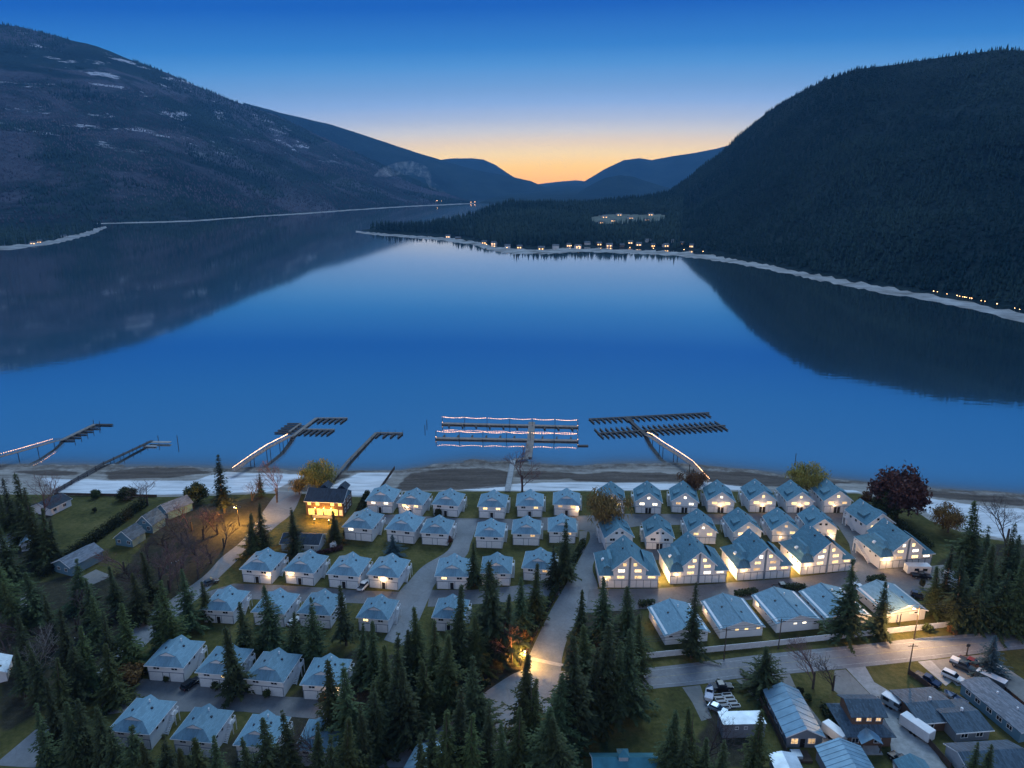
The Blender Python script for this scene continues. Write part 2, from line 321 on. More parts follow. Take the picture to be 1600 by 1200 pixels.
# ================================================================ mountains
def resample(pts, n):
    a = np.array(pts, float); d = np.r_[0, np.cumsum(np.linalg.norm(np.diff(a, axis=0), axis=1))]; t = np.linspace(0, d[-1], n)
    return np.stack([np.interp(t, d, a[:, k]) for k in range(a.shape[1])], -1)
def hill(name, base, ridge, m, n=160, rows=70, power=1.1, rough=.12, nscale=1 / 500, seed=1, back=.5, paircols=True):
    """a real slope between its foot line and its crest line, falling away behind the crest"""
    B = np.array([(*q, LAKE - .6) if len(q) == 2 else q for q in base], float); Rg = np.array(ridge, float)
    tb = np.linspace(0, 1, len(B)); tr = np.linspace(0, 1, len(Rg)); t = np.linspace(0, 1, n)
    B = np.stack([np.interp(t, tb, B[:, k]) for k in range(3)], -1); Rg = np.stack([np.interp(t, tr, Rg[:, k]) for k in range(3)], -1)
    s = np.r_[np.linspace(0, 1, rows), np.linspace(1.03, 1 + back, 8)]
    S = s[:, None, None]; V = B[None] * (1 - S) + Rg[None] * S
    pf = np.where(s <= 1, np.clip(s, 0, 1) ** power, 1 - (s - 1) * 1.1)[:, None]
    V[..., 2] = B[None, :, 2] + (Rg[None, :, 2] - B[None, :, 2]) * pf
    nz = fbm(V[..., 0] * nscale, V[..., 1] * nscale, seed, 6) - .5
    amp = np.where(s <= 1, 4 * s * (1 - s), 0)[:, None]
    V[..., 2] += nz * amp * rough * (Rg[None, :, 2] - B[None, :, 2])
    crest = (fbm(V[..., 0] / 90, V[..., 1] / 90, seed + 20, 4) - .5) * np.where(s > .8, 1, 0)[:, None]
    V[..., 2] += crest * .012 * (Rg[None, :, 2] - B[None, :, 2])
    rr, cc = V.shape[:2]; idx = np.arange(rr * cc).reshape(rr, cc)
    q = np.stack([idx[:-1, :-1], idx[:-1, 1:], idx[1:, 1:], idx[1:, :-1]], -1).reshape(-1, 4)
    o = link(name, npmesh(name, V.reshape(-1, 3), q, m, None, True)); tag(o, kind='structure'); return V
def scatter(V, count, far_w=0.0, seed=0, keep=None):
    """random points on a slope, evenly by area (thinner far away when far_w > 0)"""
    r = np.random.default_rng(seed); a = V[:-1, :-1]; b_ = V[:-1, 1:]; d = V[1:, :-1]; c = V[1:, 1:]
    ar = np.linalg.norm(np.cross(b_ - a, d - a), axis=-1); ctr = (a + c) / 2
    w = ar / np.maximum(1, np.hypot(ctr[..., 0], ctr[..., 1] ) / 600) ** far_w
    w = (w / w.sum()).ravel(); ch = r.choice(len(w), count, p=w); i, j = np.unravel_index(ch, ar.shape)
    u = r.random(count)[:, None]; v = r.random(count)[:, None]
    p = (a[i, j] * (1 - u) + b_[i, j] * u) * (1 - v) + (d[i, j] * (1 - u) + c[i, j] * u) * v
    if keep is not None: p = p[keep(p)]
    return p
def forest(name, pts, m, h=(14, 24), sides=5, tiers=2, seed=0, tint=((.007, .023, .027), (.030, .056, .052)), wfac=.17, label=None):
    r = np.random.default_rng(seed); n = len(pts); H = r.uniform(*h, n) * (.75 + .5 * vnoise(pts[:, 0] / 60, pts[:, 1] / 60, seed)); Rr = H * wfac * r.uniform(.8, 1.25, n)
    V = []; C = []; F = []; per = tiers * (sides + 1)
    ang0 = r.random(n) * 6.28; k = r.random(n)[:, None]; k = np.clip(k * .45 + 1.9 * (fbm(pts[:, 0] / 260, pts[:, 1] / 260, seed + 4) - .36)[:, None], 0, 1)
    base = np.array(tint[0]) * (1 - k) + np.array(tint[1]) * k
    for t in range(tiers):
        z0 = .08 + t * .42 * (2 / tiers); z1 = min(1, z0 + .62) if t < tiers - 1 else 1.0; rad = Rr * (1 - t * (.5 if tiers == 2 else .33))
        ring = []
        for s_ in range(sides):
            a = ang0 + 6.283 * s_ / sides + t * .5; jr = rad * r.uniform(.75, 1.25, n)
            ring.append(np.stack([pts[:, 0] + jr * np.cos(a), pts[:, 1] + jr * np.sin(a), pts[:, 2] + H * z0], -1))
        apex = np.stack([pts[:, 0], pts[:, 1], pts[:, 2] + H * z1], -1)
        V += ring + [apex]; C += [base * .9] * sides + [base * 1.15]
        for s_ in range(sides): F.append((t * (sides + 1) + s_, t * (sides + 1) + (s_ + 1) % sides, t * (sides + 1) + sides))
    V = np.stack(V, 1).reshape(-1, 3); C = np.stack(C, 1).reshape(-1, 3); F = np.array(F)
    F = (F[None] + (np.arange(n) * per)[:, None, None]).reshape(-1, 3)
    o = link(name, npmesh(name, V, F, m, C)); tag(o, label, 'forest', None, 'stuff'); return o
def tintmat(name, rough=.95):
    m, nt, b = nodes(name); v = nt.nodes.new('ShaderNodeVertexColor'); v.layer_name = 'tint'; nn = noise(nt, .35, 3, .6)
    nt.links.new(mix(nt, .6, v.outputs[0], mix(nt, nn, (.45, .45, .45), (1.7, 1.7, 1.6)), 'MULTIPLY'), b.inputs['Base Color']); b.inputs['Roughness'].default_value = rough; b.inputs['Specular IOR Level'].default_value = .05; return m
fm = tintmat('forest_foliage')
def slopemat(name, stops, sc=.004, snow=None, brush=None):
    m, nt, b = nodes(name); a = noise(nt, sc, 8, .62); f = noise(nt, sc * 12, 6, .7)
    r = ramp(nt, stops); nt.links.new(mix(nt, .4, a, f), r.inputs[0]); o = r.outputs[0]
    if brush: o = mix(nt, mnode(nt, 'MULTIPLY', step(nt, noise(nt, sc * .55, 7, .6, dist=.6), brush[0], brush[0] + .1), brush[2]), o, mix(nt, f, tuple(v * .3 for v in brush[1]), tuple(v * 1.8 for v in brush[1])))
    if snow:
        t = nt.nodes.new('ShaderNodeTexCoord'); mp = nt.nodes.new('ShaderNodeMapping'); mp.inputs['Scale'].default_value = (1, 1, 3.5); nt.links.new(t.outputs['Object'], mp.inputs[0])
        sz = nt.nodes.new('ShaderNodeSeparateXYZ'); nt.links.new(t.outputs['Object'], sz.inputs[0])
        sf = mnode(nt, 'MULTIPLY', step(nt, noise(nt, sc * 1.1, 9, .68, vec=mp.outputs[0]), snow[0], snow[0] + .05), step(nt, sz.outputs[2], snow[2], snow[2] + 120))
        o = mix(nt, mnode(nt, 'MULTIPLY', sf, step(nt, f, .3, .5)), o, snow[1])
    nt.links.new(o, b.inputs['Base Color']); b.inputs['Roughness'].default_value = 1; b.inputs['Specular IOR Level'].default_value = .02
    bp = nt.nodes.new('ShaderNodeBump'); bp.inputs['Strength'].default_value = .9; bp.inputs['Distance'].default_value = 14; nt.links.new(f, bp.inputs['Height']); nt.links.new(bp.outputs[0], b.inputs['Normal']); return m
DK = [(.35, (.006, .016, .020)), (.5, (.014, .030, .034)), (.65, (.030, .050, .052))]
m_left = slopemat('wooded_slope_with_snow', DK, .0035, (.575, (.40, .41, .46), 200), (.485, (.078, .076, .100), .75))
m_right = slopemat('wooded_slope', DK, .006)
m_far = slopemat('far_wooded_slope', DK, .003)
m_shore = mat('pale_shore', (.27, .275, .28), .9, .4, .035, c2=(.09, .085, .08), detail=8)

# left mountain
LB = [(-4200, 1500.0), (-1465.64,2085.65), (-1241.23,2227.36), (-1047.46,2389.41), (-958.28,2736.98), (-854.23,3053.33), (-742.48,3543.56), (-570.55,4089.27), (-248.03,4745.54)]
LR = [(-4388.68,4200.0,1180.56), (-3371.41,4600.0,1081.44), (-2924.23,4700.0,1018.86), (-2570.04,4800.0,937.32), (-2284.49,5000.0,827.09), (-1962.3,5200.0,686.43), (-1686.15,5400.0,589.51), (-1336.0,5600.0,419.03), (-883.51,5700.0,210.44), (-503.65,5800.0,38.42)]
VL = hill('left_mountain', LB, LR, m_left, 260, 110, 1.06, .16, 1 / 700, 5, .35)
# ridges further up the valley
hill('far_left_ridge', [(-2378.39,6500.0,-46.84), (-1359.08,6500.0,-46.84), (-329.16,6300.0,-31.37), (0.0,6800.0,-8.21), (486.17,7000.0,29.49)], [(-2681.62,7600.0,904.81), (-2338.38,7600.0,814.95), (-2082.25,7700.0,757.07), (-1857.89,7700.0,708.02), (-1569.54,7700.0,621.75), (-1296.25,7800.0,534.14), (-1000.56,7800.0,439.23), (-677.93,7900.0,346.66), (-373.98,7900.0,262.23), (-68.12,7900.0,210.03), (204.8,7900.0,151.06), (493.69,7900.0,25.76)], m_far, 160, 40, 1.02, .10, 1 / 900, 8)
hill('valley_head_ridge', [(-1155.45,9500.0,-23.19), (-330.13,9500.0,-23.19), (825.32,9500.0,-23.19)], [(-1444.67,10500.0,346.94), (-1116.78,10500.0,441.76), (-854.91,10500.0,471.82), (-584.87,10500.0,476.12), (-405.1,10500.0,458.94), (-225.52,10500.0,381.47), (-18.11,10500.0,242.95), (272.77,10500.0,85.87)], m_far, 90, 30, 1.0, .06, 1 / 900, 12)
hill('valley_floor_hill', [(-223.41,4662.47), (270.24,4429.76), (987.43,4357.23)], [(204.26,11800.0,102.57), (713.93,11800.0,161.52), (1019.31,11800.0,186.04), (1326.18,11800.0,151.71), (1838.38,11800.0,102.57)], m_far, 60, 20, 1.0, .05, 1 / 900, 14, .12)
hill('far_right_ridge', [(569.64,8200.0,8.81), (1424.77,8200.0,-4.96), (2852.21,8200.0,-32.54)], [(707.92,9600.0,23.73), (929.32,9600.0,151.92), (1197.57,9600.0,310.82), (1440.67,9600.0,421.18), (1645.34,9600.0,444.73), (1794.67,9600.0,421.18), (2055.26,9600.0,468.26), (2380.81,9600.0,515.21), (2623.48,9600.0,562.03), (3103.27,9600.0,693.99), (3654.03,9600.0,886.19)], m_far, 120, 40, 1.02, .08, 1 / 900, 16)
hill('rounded_far_hill', [(503.76,5800.0,33.55), (806.21,5800.0,28.68), (1310.71,5800.0,18.93)], [(582.99,6400.0,52.48), (692.1,6400.0,116.64), (800.97,6400.0,169.83), (927.05,6400.0,193.68), (1049.06,6400.0,180.44), (1161.38,6400.0,143.26), (1330.07,6400.0,95.29), (1554.64,6400.0,52.48)], m_far, 100, 30, .95, .05, 1 / 600, 18)
# right mountain
RB = [(212.36,1295.04), (284.18,1282.13), (323.35,1257.06), (341.85,1165.64), (374.5,1050.5), (392.97,977.7), (406.26,907.5), (420.55,852.18), (433.26,803.02), (447.24,763.7), (454.85,719.46), (461.66,679.89), (465.45,640.92), (471.92,574.52), (900.0, 330.0), (1500.0, 100.0)]
RR = [(435.17,2700.0,44.85), (541.85,2600.0,77.91), (591.51,2500.0,129.22), (631.46,2450.0,173.34), (667.5,2400.0,205.44), (703.07,2300.0,264.71), (741.64,2200.0,315.8), (774.33,2100.0,347.72), (816.85,2000.0,373.72), (851.94,1900.0,385.41), (920.25,1850.0,388.09), (997.4,1800.0,395.68), (1065.68,1700.0,395.3), (1188.28,1600.0,376.09), (2400, 1200, 420), (3000, 600, 420)]
VR = hill('right_mountain', RB, RR, m_right, 200, 90, 1.12, .24, 1 / 240, 31, .4)
# the wooded point
PB = [(-400.9,1836.6), (-306.35,1738.61), (-221.06,1671.61), (-141.14,1599.59), (-79.86,1506.66), (-43.6,1408.23), (0.0,1335.34), (57.96,1308.21), (119.48,1349.32), (177.41,1335.34), (229.58,1295.04), (292.7,1269.47)]
PR = [(-408.62,1880.0,-3.54), (-334.11,1900.0,0.98), (-250.46,1900.0,4.25), (-171.29,1950.0,4.82), (-113.98,2000.0,15.83), (-73.42,2100.0,34.41), (0.0,2200.0,49.48), (95.9,2200.0,51.34), (191.89,2200.0,47.61), (320.6,2300.0,54.5), (438.47,2400.0,64.24), (573.88,2450.0,87.98)]
VP = hill('wooded_point', PB, PR, m_right, 120, 40, 1.1, .10, 1 / 200, 41, .3)
# the left spit
SB = [(-1700, 1250.0), (-966.6,1209.67), (-986.14,1393.03), (-967.47,1439.61), (-969.37,1524.39), (-1015.93,1682.43), (-1089.53,1876.2), (-1158.01,2052.96)]
SR = [(-2200, 1700, 4), (-1390.06,1750.0,-14.6), (-1268.8,1800.0,-7.25), (-1238.26,1850.0,-7.31), (-1203.94,1900.0,-5.56), (-1204.56,2000.0,-4.76), (-1206.16,2080.0,-3.98), (-1206.54,2140.0,-3.59)]
VS = hill('left_spit', SB, SR, m_right, 60, 20, 1.0, .1, 1 / 200, 43, .1)
def strip(name, lo, hi):
    n_ = len(lo) * 14; lo = resample(lo, n_); hi = resample(hi, n_); r_ = np.random.default_rng(5); j1 = np.interp(np.arange(n_), np.arange(0, n_ + 3, 2), r_.uniform(-.22, .22, len(np.arange(0, n_ + 3, 2)))); j2 = np.interp(np.arange(n_), np.arange(0, n_ + 3, 2), r_.uniform(-.30, .30, len(np.arange(0, n_ + 3, 2))))
    hi = lo + (hi - lo) * .72; dd = hi - lo; lo = lo + dd * j1[:, None]; hi = hi + dd * j2[:, None]; v = []; 
    for (a, c) in zip(lo, hi): v += [(a[0], a[1], LAKE - .15), ((a[0] + c[0]) / 2, (a[1] + c[1]) / 2, LAKE + .6), (c[0], c[1], LAKE + 1.6)]
    q = []
    for i in range(len(lo) - 1):
        for k in (0, 1): q.append((3 * i + k, 3 * i + 3 + k, 3 * i + 4 + k, 3 * i + 1 + k))
    o = link(name, npmesh(name, np.array(v), np.array(q), m_shore)); tag(o, kind='structure')
strip('far_shore', [(-67.8,1393.03), (-39.78,1282.13), (0.0,1209.67), (53.95,1215.4), (111.5,1257.06), (165.67,1244.87), (214.8,1209.67), (263.65,1187.25), (295.17,1144.78), (319.2,1086.33), (351.93,985.3), (365.63,907.5), (379.83,846.44), (392.3,792.83), (405.67,749.89), (417.71,711.2), (426.39,672.47), (432.06,634.29), (435.11,597.09), (440.29,533.91)],
      [(-72.38,1489.33), (-43.6,1408.23), (0.0,1342.29), (58.25,1314.89), (120.1,1356.42), (178.32,1342.29), (230.71,1301.59), (285.57,1288.56), (324.9,1263.23), (343.37,1170.97), (376.01,1054.85), (394.44,981.48), (407.67,910.78), (421.93,855.08), (434.6,805.61), (448.56,766.05), (456.12,721.56), (462.88,681.77), (466.62,642.6), (474.05,577.25)])
strip('point_shore', [(-383.81,1786.29), (-292.9,1660.94), (-210.44,1589.79), (-132.35,1497.94), (-74.75,1408.23), (-57.35,1349.32)], [(-397.18,1849.62), (-308.37,1750.3), (-222.47,1682.43), (-142.0,1609.5), (-80.32,1515.47), (-62.46,1472.39)])
strip('spit_shore', [(-870.54,1086.33), (-909.37,1282.13), (-894.36,1328.45), (-901.8,1415.95), (-942.68,1570.55), (-1008.86,1762.13), (-1115.93,2005.77)], [(-975.57,1221.18), (-996.66,1408.23), (-978.13,1455.82), (-980.67,1542.53), (-1034.79,1727.08), (-1123.98,1960.67), (-1165.18,2085.65)])
strip('left_shore', [(-1239.43,2172.05), (-1109.48,2258.01), (-1025.39,2338.41), (-933.39,2665.08), (-829.58,2964.33), (-717.77,3424.56), (-550.39,3943.64), (-238.74,4566.53)], [(-1279.11,2242.59), (-1146.43,2334.26), (-1058.86,2415.75), (-970.22,2771.48), (-866.1,3096.22), (-750.44,3581.84), (-581.2,4166.16), (-252.5,4831.59)])


# ================================================================ materials for built things
def siding(name, c, pitch=.22, dirt=.12):
    m, nt, b = nodes(name); t = nt.nodes.new('ShaderNodeTexCoord'); w = nt.nodes.new('ShaderNodeTexWave'); w.wave_type = 'BANDS'; w.bands_direction = 'Z'; w.wave_profile = 'SAW'
    w.inputs['Scale'].default_value = 1 / pitch / 3.14 ; nt.links.new(t.outputs['Object'], w.inputs['Vector'])
    n = noise(nt, .5, 5, .65); n2 = noise(nt, 6, 2)
    o = mix(nt, n, tuple(v * (1 - dirt * 1.6) for v in c), c); o = mix(nt, .25, o, mix(nt, n2, (.8, .8, .8), (1.1, 1.1, 1.1)), 'MULTIPLY')
    nt.links.new(o, b.inputs['Base Color']); b.inputs['Roughness'].default_value = .7; b.inputs['Specular IOR Level'].default_value = .25
    bp = nt.nodes.new('ShaderNodeBump'); bp.inputs['Strength'].default_value = .5; bp.inputs['Distance'].default_value = .02; nt.links.new(w.outputs['Fac'], bp.inputs['Height']); nt.links.new(bp.outputs[0], b.inputs['Normal']); return m
def shingle(name, c, var=.3, objvar=.1, rough=.75):
    m, nt, b = nodes(name); t = nt.nodes.new('ShaderNodeTexCoord'); br = nt.nodes.new('ShaderNodeTexBrick'); br.inputs['Scale'].default_value = 1.0
    br.inputs['Brick Width'].default_value = .9; br.inputs['Row Height'].default_value = .32; br.inputs['Mortar Size'].default_value = .012; br.inputs['Bias'].default_value = 0
    br.inputs['Color1'].default_value = (*[v * (1 - var) for v in c], 1); br.inputs['Color2'].default_value = (*[v * (1 + var) for v in c], 1); br.inputs['Mortar'].default_value = (*[v * .75 for v in c], 1)
    mp = nt.nodes.new('ShaderNodeMapping'); mp.inputs['Rotation'].default_value = (0, 0, R(90)); nt.links.new(t.outputs['Object'], mp.inputs[0]); nt.links.new(mp.outputs[0], br.inputs['Vector'])
    n = noise(nt, .35, 5, .65); n2 = noise(nt, 2.5, 4, .7)
    o = mix(nt, .55, br.outputs['Color'], mix(nt, mix(nt, .5, n, n2), (.58, .61, .63), (1.36, 1.34, 1.32)), 'MULTIPLY')
    oi = nt.nodes.new('ShaderNodeObjectInfo'); hs = nt.nodes.new('ShaderNodeHueSaturation'); mr = nt.nodes.new('ShaderNodeMapRange'); mr.inputs[3].default_value = 1 - objvar; mr.inputs[4].default_value = 1 + objvar
    nt.links.new(oi.outputs['Random'], mr.inputs[0]); nt.links.new(mr.outputs[0], hs.inputs['Value']); nt.links.new(o, hs.inputs['Color'])
    nt.links.new(hs.outputs[0], b.inputs['Base Color']); b.inputs['Roughness'].default_value = rough; b.inputs['Specular IOR Level'].default_value = .25
    bp = nt.nodes.new('ShaderNodeBump'); bp.inputs['Strength'].default_value = .4; bp.inputs['Distance'].default_value = .03; nt.links.new(br.outputs['Fac'], bp.inputs['Height']); bp.invert = True; nt.links.new(bp.outputs[0], b.inputs['Normal']); return m
M = dict(
    white=siding('white_siding', (.78, .78, .79)), cream=siding('cream_siding', (.66, .63, .60)), bluesid=siding('blue_siding', (.13, .25, .33)), darksid=siding('dark_siding', (.06, .055, .065)), brownsid=siding('brown_siding', (.14, .085, .06)), greysid=siding('grey_siding', (.20, .22, .25)), palesid=siding('pale_siding', (.40, .45, .50)),
    teal=shingle('teal_shingles', (.150, .260, .325), .13), teal2=shingle('deep_teal_shingles', (.085, .190, .245), .13), slate=shingle('slate_shingles', (.055, .085, .115)), navy=shingle('dark_roof', (.018, .030, .048)), grey=shingle('grey_shingles', (.13, .15, .18)),
    trim=mat('white_trim', (.72, .72, .73), .6, .1, 2), dark=mat('dark_trim', (.03, .035, .045), .6, .3, 3), gdoor=mat('garage_door_paint', (.68, .68, .69), .55, .10, 1.5), darkdoor=mat('dark_door', (.018, .016, .018), .5, .3, 3), strip=mat('grey_blue_strip', (.16, .20, .25), .7, .2, 2),
    glass=mat('dark_glass', (.012, .018, .028), .08, .2, 1, spec=.6), lit=mat('lit_window', (.5, .4, .25), .4, .2, 2, emit=(1.0, .66, .27), es=1.9, evar=True), litw=mat('white_lit_window', (.5, .5, .45), .4, .2, 2, emit=(1.0, .86, .62), es=2.4, evar=True), litd=mat('dim_lit_window', (.4, .3, .2), .4, .2, 2, emit=(1.0, .60, .26), es=.8, evar=True), lity=mat('yellow_lit_window', (.5, .4, .2), .4, .2, 2, emit=(1.0, .58, .08), es=2.6, evar=True),
    bulb=mat('lamp_glow', (.6, .5, .4), .4, .05, 2, emit=(1.0, .62, .25), es=28), bulbw=mat('white_lamp_glow', (.6, .6, .55), .4, .05, 2, emit=(1.0, .84, .62), es=18), fairy=mat('fairy_light', (.6, .5, .4), .4, .05, 2, emit=(1.0, .50, .24), es=7),
    wood=mat('weathered_wood', (.15, .13, .115), .85, .4, 1.2), darkwood=mat('dark_wet_wood', (.05, .043, .042), .8, .4, 1.5), deck=mat('dock_boards', (.20, .18, .165), .85, .35, .8), pole=mat('pole_wood', (.085, .065, .05), .9, .35, 2), wire=mat('black_wire', (.01, .01, .012), .5, .1, 1), fence=mat('white_fence', (.66, .66, .67), .65, .14, .8), brownf=mat('brown_fence', (.075, .05, .038), .85, .4, 1), concrete=mat('pale_concrete', (.30, .30, .30), .9, .25, .7), asphalt=None, metalroof=None,
    steel=mat('galvanised_steel', (.30, .32, .34), .4, .2, 3, metal=.8), rock=mat('rock', (.10, .095, .09), .95, .4, 1.2, bump=.5), soil=mat('dark_soil', (.03, .022, .016), .95, .4, 3))
def asphalt(name, c, c2=None):
    m, nt, b = nodes(name); n = noise(nt, .12, 6, .6); n2 = noise(nt, 1.1, 5, .75); n3 = noise(nt, 14, 2)
    r = ramp(nt, [(.3, tuple(v * .62 for v in c)), (.55, c), (.75, c2 or tuple(v * 1.35 for v in c))]); nt.links.new(mix(nt, .4, n, n2), r.inputs[0])
    o = mix(nt, .4, r.outputs[0], mix(nt, n3, (.7, .7, .7), (1.3, 1.3, 1.3)), 'MULTIPLY')
    v = nt.nodes.new('ShaderNodeTexVoronoi'); v.feature = 'DISTANCE_TO_EDGE'; v.inputs['Scale'].default_value = .16
    t = nt.nodes.new('ShaderNodeTexCoord'); ad = nt.nodes.new('ShaderNodeVectorMath'); ad.operation = 'ADD'
    nn = nt.nodes.new('ShaderNodeTexNoise'); nn.inputs['Scale'].default_value = .5; nt.links.new(t.outputs['Object'], nn.inputs['Vector']); nt.links.new(t.outputs['Object'], ad.inputs[0]); nt.links.new(nn.outputs['Color'], ad.inputs[1]); nt.links.new(ad.outputs[0], v.inputs['Vector'])
    crack = mnode(nt, 'MULTIPLY', mnode(nt, 'SUBTRACT', 1.0, step(nt, v.outputs['Distance'], .004, .02)), .22)
    o = mix(nt, crack, o, tuple(q * .45 for q in c)); nt.links.new(o, b.inputs['Base Color']); b.inputs['Roughness'].default_value = .85; b.inputs['Specular IOR Level'].default_value = .25; return m
M['asphalt'] = asphalt('asphalt', (.19, .195, .205)); M['drive'] = asphalt('driveway_asphalt', (.15, .147, .152)); M['road'] = asphalt('road_asphalt', (.21, .21, .22)); M['gravel'] = asphalt('gravel_drive', (.21, .20, .19))
def metalroof(name, c):
    m, nt, b = nodes(name); n = noise(nt, .4, 5); r = ramp(nt, [(.3, tuple(v * .75 for v in c)), (.7, tuple(v * 1.2 for v in c))]); nt.links.new(n, r.inputs[0]); nt.links.new(r.outputs[0], b.inputs['Base Color'])
    b.inputs['Roughness'].default_value = .45; b.inputs['Metallic'].default_value = .25; return m
M['mroof'] = metalroof('metal_roof', (.20, .33, .42)); M['mroof2'] = metalroof('pale_metal_roof', (.42, .48, .54)); M['mroof3'] = metalroof('turquoise_metal_roof', (.04, .17, .22))
_cache = {}
def cached(key, fn):
    if key not in _cache: _cache[key] = fn()
    return _cache[key]
def part(root, name, key, fn, loc=(0, 0, 0), rz=0.0):
    """a part whose mesh is shared by every copy with the same key"""
    return link(name, cached(key, fn), root, loc, rz)
def window(root, x, y, z, w, h, rz=0, light=None, mull=1, frame='trim'):
    """window with a proud frame and a pane set into it; (x, y, z) centre on the wall face, facing local -Y"""
    def fr():
        b = MB(); t = .09; d = .07
        b.box(-w / 2 - t, w / 2 + t, -d, .02, h / 2, h / 2 + t).box(-w / 2 - t, w / 2 + t, -d - .02, .02, -h / 2 - t, -h / 2)
        b.box(-w / 2 - t, -w / 2, -d, .02, -h / 2, h / 2).box(w / 2, w / 2 + t, -d, .02, -h / 2, h / 2)
        for k in range(mull): q = -w / 2 + w * (k + 1) / (mull + 1); b.box(q - .035, q + .035, -d + .01, .02, -h / 2, h / 2)
        return b.mesh('window', M[frame])
    wd = part(root, 'window', ('win', w, h, mull, frame), fr, (x, y, z), rz)
    g = light or 'glass'
    part(wd, 'pane', ('pane', w, h, g), lambda: MB().box(-w / 2, w / 2, -.03, .015, -h / 2, h / 2).mesh('pane', M[g]))
    return wd
def gdoor(root, x, y, z, w, h, rz=0, key='gdoor', mt='gdoor'):
    def f():
        b = MB(); n = 4; ph = h / n
        for k in range(n): b.box(-w / 2, w / 2, -.05, .01, k * ph + .015, (k + 1) * ph - .015)
        b.box(-w / 2, w / 2, -.02, .012, 0, h); return b.mesh('garage_door', M[mt])
    return part(root, 'garage_door', (key, w, h, mt), f, (x, y, z), rz)
def door(root, x, y, z, w=.95, h=2.05, rz=0, mt='darkdoor'):
    d = part(root, 'door', ('door', w, h, mt), lambda: MB().box(-w / 2, w / 2, -.05, .01, 0, h).mesh('door', M[mt]), (x, y, z), rz)
    part(d, 'handle', ('handle',), lambda: MB().box(-.03, .03, -.11, -.05, -.08, .08).mesh('handle', M['steel']), (w * .36, 0, 1.0)); return d
def light(parent, loc, power, c=(1.0, .58, .24), r=.12, name='lamp_light'):
    d = cached(('light', power, c, r), lambda: bpy.data.lights.new('lamp_light', 'POINT')); d.energy = power * 3.0; d.color = c; d.shadow_soft_size = r
    o = bpy.data.objects.new(name, d); col.objects.link(o); o.parent = parent; o.location = loc; return o
def wall_lamp(root, x, y, z, rz=0, power=60, c=(1.0, .60, .26), white=False):
    l = part(root, 'wall_lamp', ('wl',), lambda: MB().box(-.07, .07, -.05, .0, -.16, .16).prism([(-.11, .14), (.11, .14), (.05, .24), (-.05, .24)], -.25, -.04).mesh('wall_lamp', M['dark']), (x, y, z), rz)
    part(l, 'bulb', ('wlb', white), lambda: MB().ball((0, -.15, .03), .10).mesh('bulb', M['bulbw' if white else 'bulb']), (0, 0, 0))
    light(l, (0, -.75, -.05), power, c); return l
def stair(root, x, y0, y1, z, key, side=1, lower=-1):
    """outside stair along a side wall: a landing with rails high at y1 and a flight down towards y0"""
    def st():
        b = MB(); w = 1.15; ly = 1.7
        b.box(0, w * side, y1 - ly, y1, z - .16, z) if side > 0 else b.box(w * side, 0, y1 - ly, y1, z - .16, z)
        n = 11; run = (y1 - ly - y0) / n
        for k in range(n):
            yy = y0 + k * run; zz = z * (k + 1) / (n + 1); a, c = sorted((.08 * side, w * side - .08 * side)); b.box(a, c, yy, yy + run * .95, zz - .06, zz)
        for q in (.06, w - .06): b.bar((q * side, y0, .1), (q * side, y1 - ly, z - .12), .08, .28)
        for yy in (y1 - .08, y1 - ly + .08):
            b.bar((w * side - .06 * side, yy, 0), (w * side - .06 * side, yy, z + 1.0), .14, .14)
        return b.mesh('stair', M['trim'])
    def rl():
        b = MB(); w = 1.15 * side; ly = 1.7; e = w - .05 * side
        for zz in (z + 1.0, z + .12): b.bar((e, y1 - ly, zz), (e, y1, zz), .07, .10)
        b.bar((0, y1, z + 1.0), (e, y1, z + 1.0), .07, .10)
        k = 0
        while k * .16 < ly: b.box(min(e, e - .03 * side), max(e, e - .03 * side), y1 - ly + k * .16, y1 - ly + k * .16 + .05, z, z + 1.0); k += 1
        b.bar((e, y0, 1.05), (e, y1 - ly, z + 1.0), .07, .10); b.bar((e, y0, .3), (e, y1 - ly, z + .12), .06, .08); b.bar((e, y0, 0), (e, y0, 1.1), .1, .1)
        return b.mesh('railing', M['trim'])
    s = part(root, 'stair', ('stair', key), st, (x, 0, 0)); part(s, 'railing', ('rail', key), rl); return s
def vents(root, key, spots):
    for (x, y, z, kind) in spots:
        if kind == 0: part(root, 'roof_vent', ('vent',), lambda: MB().box(-.22, .22, -.22, .22, -.25, .18).mesh('roof_vent', M['dark']), (x, y, z))
        else: part(root, 'vent_pipe', ('vpipe',), lambda: MB().tube((0, 0, -.3), (0, 0, .5), .11, n=8).tube((0, 0, .5), (0, 0, .6), .17, n=8).mesh('vent_pipe', M['trim']), (x, y, z))

